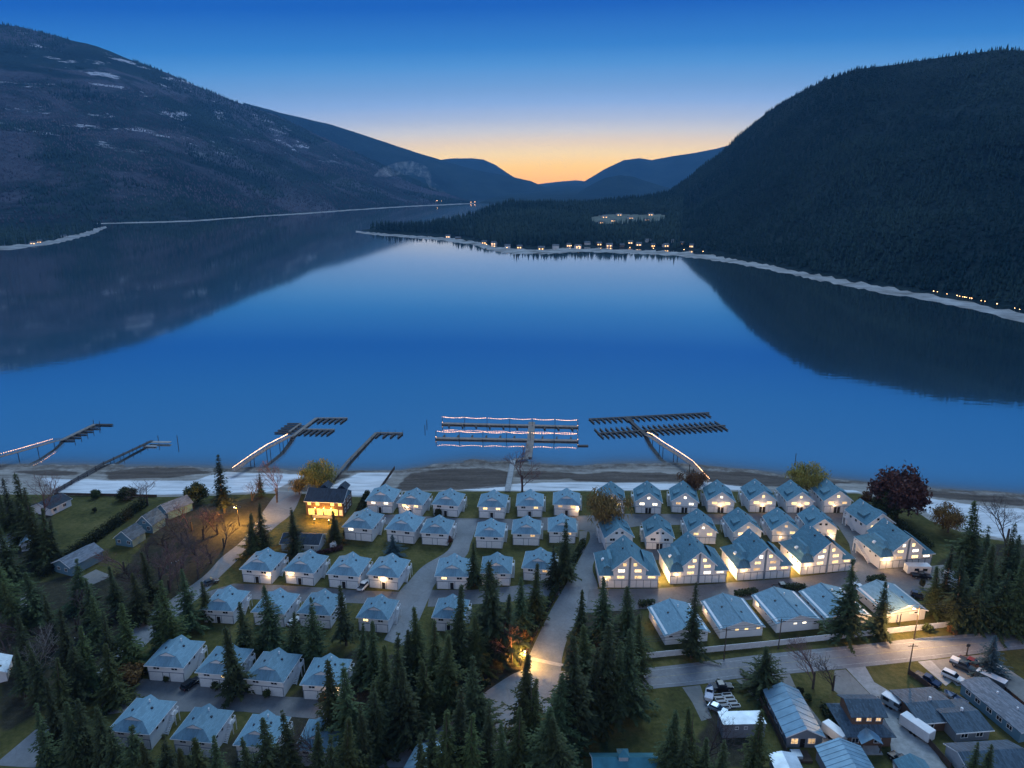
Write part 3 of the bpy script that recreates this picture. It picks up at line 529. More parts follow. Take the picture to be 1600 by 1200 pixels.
# ---------------------------------------------------------------- hip-gablet duplexes (the left half of the village)
def dutch_roof(hw, d, ez, rz_, sk, ov=.45, fov=.6):
    """gable roof along Y whose two ends have a hip skirt below a small gablet"""
    ew = hw + ov; k = (sk - ez) / (rz_ - ez); gx_ = ew * (1 - k); y0 = -fov; y1 = d + fov; g0 = 1.35; g1 = d - 1.35; b = MB()
    for s in (-1, 1):
        b.face((s * ew, y0, ez), (s * gx_, g0, sk), (0, g0 - .28, rz_), (0, g1 + .28, rz_), (s * gx_, g1, sk), (s * ew, y1, ez))
    b.face((-ew, y0, ez), (ew, y0, ez), (gx_, g0, sk), (-gx_, g0, sk)); b.face((ew, y1, ez), (-ew, y1, ez), (-gx_, g1, sk), (gx_, g1, sk))
    return b, gx_, g0, g1
def duplex(root, w, lights, porch=None, shrub_gap=False, stair_on=True, d=9.2, entry=True):
    hw = w / 2; ez = 4.45; rz_ = 7.25; sk = 5.95; key = round(w, 1)
    part(root, 'wall', ('a_wall', key), lambda: MB().box(-hw, hw, 0, d, 0, ez + .06).mesh('wall', M['white']))
    def rf(): b, *_ = dutch_roof(hw, d, ez, rz_, sk); return b.mesh('roof', M['teal'], solid=.14)
    rf_ = part(root, 'roof', ('a_roof', key), rf)
    _, gx_, g0, g1 = dutch_roof(hw, d, ez, rz_, sk)
    for yy in (g0 + .02, g1 - .06): part(root, 'gable', ('a_gab', key), lambda: MB().prism([(-gx_ + .06, sk - .1), (gx_ - .06, sk - .1), (0, rz_ - .1)], 0, .04).mesh('gable', M['white']), (0, yy, 0))
    part(rf_, 'fascia', ('a_fas', key), lambda: MB().box(-hw - .47, hw + .47, -.66, -.61, ez - .2, ez - .02).box(hw + .46, hw + .51, -.6, d + .6, ez - .2, ez - .02).box(-hw - .51, -hw - .46, -.6, d + .6, ez - .2, ez - .02).mesh('fascia', M['trim']))
    part(root, 'trim_band', ('a_band', key), lambda: MB().box(-hw - .05, hw + .05, -.10, -.004, 2.42, 2.56).mesh('trim_band', M['strip']))
    for x in (-hw + .12, -.85, .85, hw - .12): part(root, 'post', ('a_post',), lambda: MB().box(-.07, .07, -.08, -.003, 0, 2.42).mesh('post', M['strip']), (x, 0, 0))
    gw = hw - 1.35
    for s in (-1, 1): gdoor(root, s * (.85 + hw - .12) / 2, 0, .03, gw, 2.15)
    if entry: door(root, 0, 0, .02, 1.0)
    for i, x in enumerate((-.5 * hw, .5 * hw)): window(root, x, 0, 3.62, 1.45, .8, 0, lights[i])
    for i, yy in enumerate((2.6, 4.9)): window(root, hw, yy, 3.4, .8, .8, R(90), None, 0)
    for yy in (2.2, 5.2): window(root, -hw, yy, 3.4, .9, .8, R(-90), None, 0)
    if stair_on: stair(root, hw, 4.4, d - .1, 2.75, ('a', key), 1)
    vents(root, 'a', [(hw * .45, 5.2, rz_ - (rz_ - ez) * .43 + .12, 0), (-hw * .35, 3.8, rz_ - (rz_ - ez) * .33 + .12, 0), (hw * .2, 6.3, rz_ - (rz_ - ez) * .19 + .15, 1)])
    if porch: wall_lamp(root, porch[0], 0, porch[1], 0, porch[2], porch[3] if len(porch) > 3 else (1, .6, .26))
A_ROWS = [
  ('lakefront row of hip-roofed white duplexes', [
    ((-45.97,227.18,-6.4,9.06), ('litw', 'litw'), None), ((-35.14,225.35,-11.0,8.59), ('lit', 'lit'), (-1.2, 3.0, 25)), ((-22.92,224.43,-9.7,8.77), (None, None), None), ((-6.96,222.88,-5.4,8.84), ('lit', 'lit'), None), ((6.05,223.94,-3.3,8.6), (None, 'lit'), None), ((18.79,224.85,-4.3,8.6), ('litd', 'lit'), (3.9, 2.9, 60))]),
  ('second row of hip-roofed duplexes from the lake', [
    ((-49.3,207.01,-10.0,9.37), ('litw', None), None), ((-35.53,205.52,-11.2,9.12), (None, None), None), ((-24.47,204.12,-7.1,8.45), (None, None), None), ((-7.17,202.05,-4.2,8.33), (None, None), None), ((4.44,203.84,-3.4,8.37), (None, 'litd'), None), ((16.02,205.27,-2.9,8.36), (None, 'litd'), None)]),
  ('third row of hip-roofed duplexes from the lake', [
    ((-73.06,181.63,-7.8,8.76), (None, None), (3.8, 2.8, 45)), ((-60.61,180.79,-10.2,8.67), ('lit', None), (-2.9, 3.0, 40)), ((-47.58,178.86,-8.7,8.83), (None, None), None), ((-36.27,178.52,-11.0,8.69), (None, None), (0, 3.0, 75)), ((-16.96,178.36,-2.2,8.64), ('lit', None), None), ((-4.57,180.36,-2.4,8.05), (None, None), None), ((7.38,182.67,-8.3,8.36), (None, 'litd'), None)]),
  ('fourth row of hip-roofed duplexes from the lake', [
    ((-76.37,162.16,-5.9,8.22), (None, None), None), ((-62.77,160.91,-7.7,8.24), (None, None), None), ((-50.77,160.34,-7.7,8.3), (None, None), None), ((-35.36,158.43,-8.0,7.81), ('lit', None), None), ((-16.23,158.56,-6.1,7.65), (None, None), None)]),
  ('fifth row of hip-roofed duplexes from the lake', [
    ((-79.38,139.57,-5.2,8.53), (None, None), None), ((-66.98,137.25,-7.4,8.27), (None, 'lit'), None), ((-55.04,134.88,-7.7,8.48), (None, None), None), ((-42.19,133.38,-4.3,8.13), (None, 'lit'), (3.6, 2.9, 60))]),
  ('sixth and nearest row of hip-roofed duplexes', [
    ((-77.02,119.47,-7.1,8.25), (None, None), None), ((-63.6,117.28,-7.4,7.78), (None, None), None), ((-50.7,115.72,-6.3,7.42), (None, None), None), ((-38.47,114.51,-5.1,7.24), (None, None), None)])]
for ri, (row, items) in enumerate(A_ROWS):
    for i, ((x, y, a, w), li, porch) in enumerate(items):
        r = thing('duplex_house', f'{nth(i, len(items))} house in the {row}', 'house', (x, y, 0), R(a), 'hip-roofed white duplexes')
        duplex(r, 8.9 if ri < 4 else 9.0, li, porch, entry=(ri not in (1, 4)))
        r.scale = (w / 8.9,) * 2 + (max(.92, min(1.06, w / 8.9)),)

# ---------------------------------------------------------------- steep gable houses (the right half)
def gable_house(root, w, lights, top='lit', porch=None, entry=2, d=10.0):
    hw = w / 2; ez = 4.4; rz_ = 8.0; ov = .45; key = round(w, 1); sl = (rz_ - ez) / (hw + ov)
    part(root, 'wall', ('b_wall', key), lambda: MB().prism([(-hw, 0), (hw, 0), (hw, ez + .3), (0, rz_ - .12), (-hw, ez + .3)], 0, d).mesh('wall', M['white']))
    def rf():
        b = MB()
        for s in (-1, 1): b.face((s * (hw + ov), -.5, ez), (0, -.5, rz_), (0, d + .5, rz_), (s * (hw + ov), d + .5, ez))
        return b.mesh('roof', M['teal2'], solid=.15)
    rf_ = part(root, 'roof', ('b_roof', key), rf)
    def fa():
        b = MB()
        for s in (-1, 1): b.bar((s * (hw + ov), -.53, ez - .16), (0, -.53, rz_ - .16), .05, .26); b.box(min(s * (hw + ov), s * (hw + ov + .06)), max(s * (hw + ov), s * (hw + ov + .06)), -.5, d + .5, ez - .26, ez - .06)
        return b.mesh('fascia', M['trim'])
    part(rf_, 'fascia', ('b_fas', key), fa)
    for s in (-1, 1):     # shed dormers low on both slopes
        def dm(s=s):
            b = MB(); x0 = s * hw * .88; x1 = s * hw * .38; z0 = rz_ - abs(x0) * sl; z1 = rz_ - abs(x1) * sl
            b.prism([(x0, z0 - .1), (x0, z0 + .85), (x1, z1 + .16), (x1, z1 - .1)], 2.6, 5.6); return b.mesh('dormer', M['teal2'])
        dd = part(rf_, 'dormer', ('b_dorm', key, s), dm)
    part(root, 'trim_band', ('b_band', key), lambda: MB().box(-hw - .05, hw + .05, -.12, -.004, 2.30, 2.44).mesh('trim_band', M['strip']))
    for x in (-hw + .1, -hw * .5, -.95, .95, hw * .5, hw - .1): part(root, 'post', ('b_post',), lambda: MB().box(-.05, .05, -.07, -.003, 0, 2.3).mesh('post', M['strip']), (x, 0, 0))
    for s in (-1, 1): gdoor(root, s * (hw * .5 + .45), 0, .03, hw - 1.35, 2.1)
    for k in range(entry): door(root, (k - (entry - 1) / 2) * 1.15, 0, .02, .95)
    for i, x in enumerate((-hw * .5, hw * .5)): window(root, x, 0, 3.55, 1.6, .85, 0, lights[i], 1)
    for x in ((0,) if top in ('lit', 'litw', 'litd') else (-.9, .9)): window(root, x, 0, 5.85, .85, .75, 0, top if top in ('lit', 'litw', 'litd') else None, 0)
    for yy in (2.5, 5.0, 7.6): window(root, -hw, yy, 3.4, .9, .8, R(-90), None, 0)
    for yy in (2.5, 7.0): window(root, hw, yy, 3.4, .9, .8, R(90), None, 0)
    stair(root, -hw, 4.6, d - .2, 2.6, ('b', key), -1)
    vents(root, 'b', [(hw * .3, 6.8, rz_ - hw * .3 * sl + .12, 0), (-hw * .2, 7.6, rz_ - hw * .2 * sl + .1, 1)])
    if porch: wall_lamp(root, porch[0], porch[3] if len(porch) > 3 else 0, porch[1], R(porch[4]) if len(porch) > 4 else 0, porch[2])
B_ROWS = [
  ('lakefront row of steep teal gable houses', [
    ((34.64,226.79,-5.0,8.62), ('lit', 'lit'), 'litd', None), ((47.32,226.67,-6.5,8.78), ('litw', 'litw'), 'litw', None), ((60.0,227.05,-8.3,8.72), ('litd', 'litw'), 'litw', None), ((72.63,227.18,-6.5,8.93), ('lit', 'lit'), 'litw', (0, 2.7, 48)), ((87.27,227.55,-1.6,9.08), ('lit', 'lit'), 'lit', (0, 2.7, 48)), ((100.2,227.17,0.0,8.93), ('lit', 'lit'), 'lit', (0, 2.7, 45)), ((113.14,227.17,0.0,9.37), ('lit', 'litd'), 'lit', (-1, 2.7, 30))]),
  ('second row of steep teal gable houses', [
    ((33.48,201.22,4.1,8.63), (None, None), None, None), ((46.16,201.22,-4.2,8.33), (None, None), None, None), ((60.54,204.85,-2.8,8.47), ('lit', 'lit'), 'litw', None), ((74.68,204.75,1.4,8.83), ('lit', 'litd'), 'litd', (0, 2.7, 40)), ((87.22,205.91,-2.9,8.46), ('litd', 'lit'), 'litd', (-1.5, 2.0, 25)), ((99.44,206.97,-2.8,8.68), ('litd', 'lit'), None, (3, 2.0, 60)), ((118.93,209.45,9.2,9.54), ('lit', 'litw'), None, (-1, 2.7, 30))])]
for ri, (row, items) in enumerate(B_ROWS):
    for i, ((x, y, a, w), li, top, porch) in enumerate(items):
        r = thing('gable_house', f'{nth(i, len(items))} house in the {row}', 'house', (x, y, 0), R(a), 'steep gable houses')
        gable_house(r, 8.9, li, top, porch, 0 if (ri == 1 and i >= 2) else 2); r.scale = (w / 8.9,) * 2 + (max(.95, min(1.08, w / 8.9)),)

# ---------------------------------------------------------------- the big houses with a tall central gable and hipped wings
def big_house(root, lamps=(), d=11.5, w=16.2, dorm=True, side_stair=False):
    hw = w / 2; ez = 4.2; gw = 4.5; gz = 6.0; rz_ = 10.3; ov = .45
    part(root, 'wall', ('c_wall',), lambda: MB().box(-hw, hw, 0, d, 0, ez + .05).mesh('wall', M['white']))
    part(root, 'central_gable', ('c_gab',), lambda: MB().prism([(-gw, ez + .05), (gw, ez + .05), (gw, gz + .2), (0, rz_ - .15), (-gw, gz + .2)], -.22, d - .3).box(-gw, gw, -.22, -.004, 2.6, ez + .05).mesh('central_gable', M['white']))
    for s in (-1, 1):   # hipped wing roofs, high against the central block
        def rf(s=s):
            b = MB(); zz = 7.4; e = hw + ov; y_ = 4.4 if s > 0 else 3.0; q = .3 if s > 0 else .9
            b.face((s * e, -.6, ez), (s * (gw - .05), -.6, ez), (s * (gw - .05), y_, zz), (s * (gw + q), y_, zz))
            b.face((s * e, -.6, ez), (s * (gw + q), y_, zz), (s * (gw + q), d - 3.2, zz), (s * e, d + .6, ez))
            b.face((s * e, d + .6, ez), (s * (gw - .05), d + .6, ez), (s * (gw - .05), d - 3.2, zz), (s * (gw + q), d - 3.2, zz))
            b.face((s * (gw - .05), y_, zz), (s * (gw + q), y_, zz), (s * (gw + q), d - 3.2, zz), (s * (gw - .05), d - 3.2, zz))
            return b.mesh('wing_roof', M['teal2'], solid=.15)
        part(root, 'wing_roof', ('c_wroof', s), rf)
    def mr():
        b = MB(); e = gw + .5; z0 = gz - .1
        for s in (-1, 1): b.face((s * e, -.75, z0), (0, -.75, rz_), (0, d + .3, rz_), (s * e, d + .3, z0))
        return b.mesh('roof', M['teal2'], solid=.15)
    rf_ = part(root, 'roof', ('c_roof',), mr)
    def fa():
        b = MB()
        for s in (-1, 1): b.bar((s * (gw + .5), -.78, gz - .26), (0, -.78, rz_ - .16), .05, .28)
        b.box(-hw - .45, -gw + .1, -.68, -.62, ez - .24, ez - .03).box(gw - .1, hw + .45, -.68, -.62, ez - .24, ez - .03).box(-hw - .51, -hw - .46, -.6, d + .6, ez - .24, ez - .03).box(hw + .46, hw + .51, -.6, d + .6, ez - .24, ez - .03)
        return b.mesh('fascia', M['trim'])
    part(rf_, 'fascia', ('c_fas',), fa)
    part(root, 'divider_strip', ('c_div',), lambda: MB().box(-.28, .28, -.34, -.222, 0, rz_ - .55).mesh('divider_strip', M['strip']))
    part(root, 'trim_band', ('c_band',), lambda: MB().box(-hw - .05, hw + .05, -.12, -.004, 2.36, 2.5).mesh('trim_band', M['strip']))
    n = 8
    for k in range(n + 1):
        x = -hw + .1 + k * (w - .2) / n
        if abs(x) > .3: part(root, 'post', ('c_post',), lambda: MB().box(-.06, .06, -.09, -.003, 0, 2.36).mesh('post', M['strip']), (x, 0, 0))
        if k < n: gdoor(root, x + (w - .2) / n / 2 + (.14 if k == n // 2 else (-.14 if k == n // 2 - 1 else 0)), 0, .03, 1.62, 2.15, key='gd2')
    L = ['lit', 'litw', 'lit', 'litd', 'lit', 'lit']
    for s in (-1, 1):
        window(root, s * 2.4, -.22, 3.45, 1.9, .85, 0, random.choice(L), 2); window(root, s * 2.3, -.22, 5.45, 1.8, .85, 0, random.choice(L), 2)
        window(root, s * 1.45, -.22, 7.35, .95, .95, 0, random.choice(L), 0)
        window(root, s * (hw - 1.9), 0, 3.4, 2.0, .8, 0, random.choice(['lit', 'litw', 'lit']), 1)
        for yy in (2, 4.6, 7.4): window(root, s * hw, yy, 3.3, .7, .7, R(90 * s), None, 0)
    # bubble skylight and small dormer on the left wing
    part(root, 'skylight', ('c_sky',), lambda: MB().box(-.6, .6, -.5, .5, -.3, .12).prism([(-.5, .12), (.5, .12), (.3, .4), (-.3, .4)], -.42, .42).mesh('skylight', M['trim']), (-hw + 1.5, 5.2, 5.9))
    part(root, 'dormer', ('c_dorm',), lambda: MB().prism([(-.9, -.6), (-.9, .75), (0, 1.3), (.9, .75), (.9, -.6)], 0, 2.2).mesh('dormer', M['teal2']), (-gw - 1.6, .9, 5.2))
    vents(root, 'c', [(1.6, 7.5, rz_ - 1.6 * .86 + .1, 0), (-1.2, 5.5, rz_ - 1.2 * .86 + .1, 0), (-.7, 9, rz_ - .5, 1)])
    if side_stair: stair(root, -hw, 3.4, d - .4, 3.0, ('c',), -1)
    for l in lamps: wall_lamp(root, *l)
CW = [((33.14,179.18,0.0,16.53), 'big white house with tall central gable nearest the entrance road', [(-6.6, 0, 3.0, 0, 22), (8.1, 4, 2.6, R(90), 850)]),
      ((53.29,181.55,3.6,16.45), 'second big white central-gable house from the entrance road', [(-6.2, 0, 3.2, 0, 40), (8.1, 4, 2.6, R(90), 900)]),
      ((72.89,183.79,6.2,16.1), 'middle of the five big white central-gable houses', [(-6.3, 0, 3.2, 0, 30), (8.1, 4, 2.6, R(90), 900)]),
      ((92.5,187.34,8.9,16.37), 'fourth big white central-gable house, behind a tall conifer', [(-6.0, 0, 3.3, 0, 70), (8.1, 4, 2.6, R(90), 350)]),
      ((117.45,190.44,7.6,16.84), 'big white central-gable house at right end with parked camper in front', [(-6.2, 0, 3.3, 0, 190)])]
for i, ((x, y, a, w), lab, lamps) in enumerate(CW):
    r = thing('large_house', lab, 'house', (x, y, 0), R(a), 'big central-gable houses'); big_house(r, lamps, side_stair=(i == 4)); r.scale = (w / 16.2,) * 2 + (1.0,)

# ---------------------------------------------------------------- low garages along the white fence
def low_garage(root, w, lights, cream=False, d=11.5, lamp=None):
    hw = w / 2; ez = 2.9; rz_ = 4.9; ov = .4; m_ = 'cream' if cream else 'white'
    part(root, 'wall', ('d_wall', m_), lambda: MB().prism([(-hw, 0), (hw, 0), (hw, ez + .15), (0, rz_ - .1), (-hw, ez + .15)], 0, d).mesh('wall', M[m_]))
    def rf():
        b = MB()
        for s in (-1, 1): b.face((s * (hw + ov), -.45, ez), (0, -.45, rz_), (0, d + .45, rz_), (s * (hw + ov), d + .45, ez))
        return b.mesh('roof', M['teal'], solid=.13)
    rf_ = part(root, 'roof', ('d_roof',), rf)
    part(rf_, 'ridge_cap', ('d_ridge',), lambda: MB().prism([(-.22, rz_ + .05), (0, rz_ + .17), (.22, rz_ + .05), (.22, rz_ - .05), (-.22, rz_ - .05)], -.45, d + .45).mesh('ridge_cap', M['teal']))
    def fa():
        b = MB()
        for s in (-1, 1): b.bar((s * (hw + ov), -.48, ez - .14), (0, -.48, rz_ - .14), .05, .22); b.box(min(s * (hw + ov), s * (hw + ov + .06)), max(s * (hw + ov), s * (hw + ov + .06)), -.45, d + .45, ez - .24, ez - .06)
        return b.mesh('fascia', M['trim'])
    part(rf_, 'fascia', ('d_fas',), fa)
    for x, l in lights: window(root, x, 0, 2.3, .9, .42, 0, l, 0)
    for yy in (2, 5, 8): window(root, -hw, yy, 2.0, .8, .5, R(-90), None, 0)
    vents(root, 'd', [(-2.2, 7, rz_ - .75, 0), (1.5, 4, rz_ - .5, 0), (.9, 8.5, rz_ - .25, 1)])
    if lamp: wall_lamp(root, *lamp)
for (x, y, a, w), lab, li, cream, lamp in [
    ((43.44,153.74,8.7,11.06), 'low white garage nearest the entrance road, behind a slim conifer', [(-4, None), (4.2, None)], False, (-5.3, 8, 2.2, R(-90), 30)),
    ((57.83,156.16,6.8,11.16), 'low white garage with three lit slot windows along the fence', [(-1.2, 'lit'), (1.2, 'lit'), (4.2, 'lit')], False, (-5.3, 9, 2.2, R(-90), 40)),
    ((73.11,158.77,8.7,11.72), 'low white garage with two lit slot windows, middle of the fence row', [(-.8, 'litw'), (1.5, 'litw'), (4.3, None)], False, (-5.3, 9, 2.2, R(-90), 40)),
    ((86.6,160.76,8.2,11.64), 'low white garage mostly hidden between two tall conifers', [(-1.2, None), (1.2, None)], False, None),
    ((102.92,162.94,9.5,11.19), 'low cream garage at right end of the fence row', [(-3.8, 'lit'), (1.4, 'lit'), (2.6, None)], True, None)]:
    r = thing('low_garage', lab, 'garage', (x, y, 0), R(a), 'low garages along the fence'); low_garage(r, 10.7, li, cream, lamp=lamp); r.scale = (w / 10.7,) * 2 + (1,)

# ---------------------------------------------------------------- far woods
FS = [(-142.38,1615.13), (-115.21,1554.76), (-54.94,1446.39), (-34.98,1413.49), (-8.37,1351.9), (14.2,1337.31), (53.31,1309.05), (80.47,1337.31), (107.59,1366.8), (123.19,1351.9), (145.79,1397.58), (166.2,1382.02), (183.75,1366.8), (205.71,1351.9), (228.57,1397.58), (239.36,1366.8), (264.85,1413.49), (260.34,1337.31), (284.01,1337.31), (307.96,1382.02), (318.13,1351.9), (327.88,1323.03)]
VS_ = [(215, 1760), (250, 1800), (300, 1850), (330, 1780), (285, 1950), (240, 1900), (360, 1900)]
def clear_of(p):
    k = np.ones(len(p), bool)
    for (x, y) in FS: k &= ~((np.abs(p[:, 0] - x) < 11) & (p[:, 1] < y + 8) & (p[:, 1] > y - 45))
    for (x, y) in VS_: k &= ~((np.abs(p[:, 0] - x) < 26) & (p[:, 1] < y + 30) & (p[:, 1] > y - 110))
    k &= ~(((p[:, 0] - 290) / 92) ** 2 + ((p[:, 1] - 1840) / 135) ** 2 < 1)
    return k
forest('right_mountain_forest', scatter(VR, 66000, .8, 1, lambda p: (p[:, 0] < p[:, 1] * .95 + 60) & (p[:, 2] > LAKE + 2)), fm, (7, 13), 5, 2, 1, wfac=.21, label='dense dark conifer forest covering the right mountainside')
forest('left_mountain_forest', scatter(VL, 60000, .4, 2, lambda p: (fbm(p[:, 0] / 420, p[:, 1] / 420, 61) < .50) & (p[:, 0] > -1.05 * p[:, 1] )), fm, (11, 19), 4, 1, 2, label='dark forest patches covering the left mountainside above the lake')
forest('left_mountain_brush', scatter(VL, 50000, .5, 12, lambda p: (fbm(p[:, 0] / 420, p[:, 1] / 420, 61) > .47) & (p[:, 0] > -1.05 * p[:, 1]) & (p[:, 2] < 620)), fm, (6, 11), 4, 1, 12, ((.026, .029, .040), (.095, .086, .110)), .32, label='grey leafless woodland patches on the left mountainside')
forest('point_forest', scatter(VP, 7000, .2, 3, lambda p: (p[:, 2] > LAKE + 1.4) & clear_of(p)), fm, (14, 26), 5, 2, 3, label='dark wood covering the low point across the lake')
forest('spit_forest', scatter(VS, 1500, 0, 4), fm, (12, 22), 5, 2, 4, label='dark wood on the low spit at the far left shore')

# ---------------------------------------------------------------- houses and lights along the far shore
fl = []; cc_ = (VP[:-1, :-1] + VP[1:, 1:]) / 2      # pale open fields on the point
for i, j in zip(*np.where((((cc_[..., 0] - 290) / 95) ** 2 + ((cc_[..., 1] - 1850) / 120) ** 2 < 1))): fl.append((i, j))
b = MB()
for i, j in fl: b.face(*[(q[0], q[1], q[2] + .6) for q in (VP[i, j], VP[i, j + 1], VP[i + 1, j + 1], VP[i + 1, j])])
tag(b.build('clearing', mat('pale_field', (.085, .105, .085), .95, .5, .02)), kind='structure')
def surf(V, x, y):
    d = (V[..., 0] - x) ** 2 + (V[..., 1] - y) ** 2; i = np.unravel_index(np.argmin(d), d.shape); return float(V[i][2])
M2 = dict(w=mat('far_white_wall', (.55, .55, .55), .8, .2, .3), d=mat('far_dark_wall', (.14, .12, .11), .8, .3, .3), r=mat('far_roof', (.10, .12, .14), .8, .3, .3), p=mat('far_lit_window', (.5, .4, .3), .5, .1, 1, emit=(1, .52, .18), es=2.6), b=mat('far_lamp_glow', (.6, .5, .4), .5, .1, 1, emit=(1, .50, .18), es=9))
def far_house(V, x, y, label, wall='w', lit=True, s=1.0, rz=0, group='houses on the far shore'):
    r = thing('far_house', label, 'house', (x, y, surf(V, x, y) - .3), rz, group); w, d = 5.5 * s, 4.0 * s
    MB().box(-w, w, -d, d, -3, 4.6).build('wall', M2[wall], r); b = MB(); b.face((-w - .6, -d - .6, 4.5), (w + .6, -d - .6, 4.5), (w + .6, 0, 7.4), (-w - .6, 0, 7.4)); b.face((-w - .6, d + .6, 4.5), (w + .6, d + .6, 4.5), (w + .6, 0, 7.4), (-w - .6, 0, 7.4)); b.build('roof', M2['r'], r, solid=.2)
    for k in ((-.55, .4) if lit else ()): MB().box(k * w - 1.1, k * w + 1.1, -d - .08, -d + .02, 1.4, 3.2).build('window', M2['p'], r)
for i, q in enumerate(FS): far_house(VP, *q, f'{nth(i, len(FS)) if i < 16 or i == len(FS) - 1 else ORD[len(FS) - 1 - i] + " from right"} small house in the row along the far shore of the point', random.choice('wwd'), i % 3 != 1, random.uniform(.7, 1.1), random.uniform(-.4, .4))
for i, (x, y) in enumerate(VS_): far_house(VP, x, y, f'{nth(i, len(VS_))} lit house in the clearing high on the wooded point', 'w', True, random.uniform(1.0, 1.6), random.uniform(-.3, .3), 'houses in the point clearing')
for i, q in enumerate([(-945.0,1429.76), (-953.86,1463.41), (-996.65,1615.13)]): far_house(VS, *q, f'{nth(i, 3)} small house on the low spit at the far left', 'wdw'[i], i < 2, .9, .2, 'houses on the left spit')
def far_lamp(V, x, y, label, h=4.0, group='lamps on the far shore', r=.55):
    o = thing('far_lamp', label, 'lamp', (x, y, surf(V, x, y)), 0, group); link('post', cached('flp', lambda: MB().tube((0, 0, -4), (0, 0, h), .12, n=5).mesh('post', M2['d'])), o); link('bulb', cached(('flb', r), lambda: MB().ball((0, 0, h), r, 7, 5).mesh('bulb', M2['b'])), o)
RL = [(450.69,755.99), (452.08,751.33), (452.84,735.44), (456.81,724.48), (456.81,720.18), (457.46,715.94), (458.1,713.83), (458.74,711.74), (459.37,707.58), (460.0,705.52), (460.56,691.42), (461.79,687.49), (463.51,672.19), (463.27,646.93), (463.2,640.04)]
for i, q in enumerate(RL): far_lamp(VR, q[0], q[1] + 4, f'{nth(i, len(RL))} orange lamp in the row along the right far shore road', 4.0, 'lamps along the right shore road', .28 if i % 3 else .40)
PL = [(-48.73,1376.93), (-9.25,1305.66), (55.51,1305.66), (110.92,1347.53), (123.94,1333.29), (213.95,1305.66), (254.16,1292.27), (303.04,1266.26), (327.07,1229.12)]
for i, q in enumerate(PL): far_lamp(VP, q[0], q[1] + 6, f'{nth(i, len(PL))} lone warm lamp at the far waterline of the point', 4.0, 'lamps at the far waterline', .5)
LL = [(-458.58,4500.0,5.22), (-433.01,4520.0,6.66), (-237.43,4700.0,0.56), (-259.27,4650.0,-2.2)]
for i, q in enumerate(LL): far_lamp(VL, q[0], q[1], f'{nth(i, 4)} distant lamp where the left shore meets the valley', 9.0, 'lamps at the valley end of the left shore', 1.5)
TL = [(413.24,7000.0,29.49), (443.52,7000.0,35.36), (480.09,7000.0,29.49), (510.36,7000.0,35.36), (546.94,7000.0,29.49), (583.54,7000.0,23.61), (513.84,6800.0,20.37), (448.87,6800.0,20.37)]
for i, q in enumerate(sorted(TL)): far_lamp(np.array([[q]]), q[0], q[1], f'{nth(i, 8)} light of the distant town at the head of the valley', 6.0, 'lights of the distant town', 3.2)
# ---------------------------------------------------------------- smoke rising from the left shore
sm = bpy.data.materials.new('smoke'); sm.use_nodes = True; nt = sm.node_tree; nt.nodes.clear(); so = nt.nodes.new('ShaderNodeOutputMaterial'); pv = nt.nodes.new('ShaderNodeVolumePrincipled'); nt.links.new(pv.outputs[0], so.inputs['Volume'])
pv.inputs['Color'].default_value = (.97, .98, 1.0, 1); nf = noise(nt, .017, 5, .62, dist=1.6); nt.links.new(mnode(nt, 'MULTIPLY', step(nt, nf, .44, .80), .014), pv.inputs['Density'])
pp = smooth3 = [Vector(q) for q in ((-383.03,4500.0,50.69), (-438.88,4520.0,80.73), (-494.89,4540.0,114.71), (-518.8,4560.0,175.28), (-583.16,4580.0,205.81), (-664.55,4600.0,213.8), (-763.49,4620.0,199.03), (-847.46,4640.0,184.1))]; rr_ = [7, 15, 26, 36, 48, 60, 60, 30]; b = MB(); n = 12
for c, r_ in zip(pp, rr_):
    for k in range(n): a = 6.283 * k / n; b.v.append((c.x + r_ * .8 * math.cos(a) * .7, c.y + r_ * .5 * math.sin(a) * 1.6, c.z + r_ * (math.cos(a) * .75)))
for i in range(len(pp) - 1):
    for k in range(n): b.f.append((i * n + k, i * n + (k + 1) % n, (i + 1) * n + (k + 1) % n, (i + 1) * n + k))
b.f.append(tuple(range(n - 1, -1, -1))); b.f.append(tuple(range((len(pp) - 1) * n, len(pp) * n))); tag(b.build('smoke', sm), 'thin pale smoke drifting from the left far shore', 'smoke', None, 'stuff')


# ================================================================ roads, lanes and drives (sheets a few millimetres apart)
_sz = [0]
def sheet(name, pts, m, z, kind='structure', parent=None, label=None):
    if not parent: _sz[0] += 1; z += _sz[0] * .0011
    b = MB(); b.face(*[(x, y, z) for x, y in pts]); me = b.mesh(name, M[m])
    bm = bmesh.new(); bm.from_mesh(me); bmesh.ops.recalc_face_normals(bm, faces=bm.faces)
    for f in bm.faces:
        if f.normal.z < 0: f.normal_flip()
    bmesh.ops.triangulate(bm, faces=bm.faces); bm.to_mesh(me); bm.free()
    o = link(name, me, parent)
    if not parent: tag(o, kind=kind)
    return o
def smooth(pts, n=5):
    """open Catmull-Rom curve through the points"""
    p = [Vector(q) for q in pts]; p = [p[0] * 2 - p[1]] + p + [p[-1] * 2 - p[-2]]; out = []
    for i in range(1, len(p) - 2):
        for k in range(n):
            t = k / n; a, b, c, d = p[i - 1], p[i], p[i + 1], p[i + 2]
            out.append(tuple(.5 * ((2 * b) + (c - a) * t + (2 * a - 5 * b + 4 * c - d) * t * t + (3 * b - a - 3 * c + d) * t ** 3)))
    return out + [tuple(p[-2])]
top = smooth([(-26.33,114.19), (-13.62,126.63), (-3.66,138.32), (3.77,143.68), (15.01,142.77), (31.78,144.14), (46.0,146.49), (62.34,149.39), (87.51,153.16), (105.04,156.02), (131.32,158.97), (177.46,164.59)])
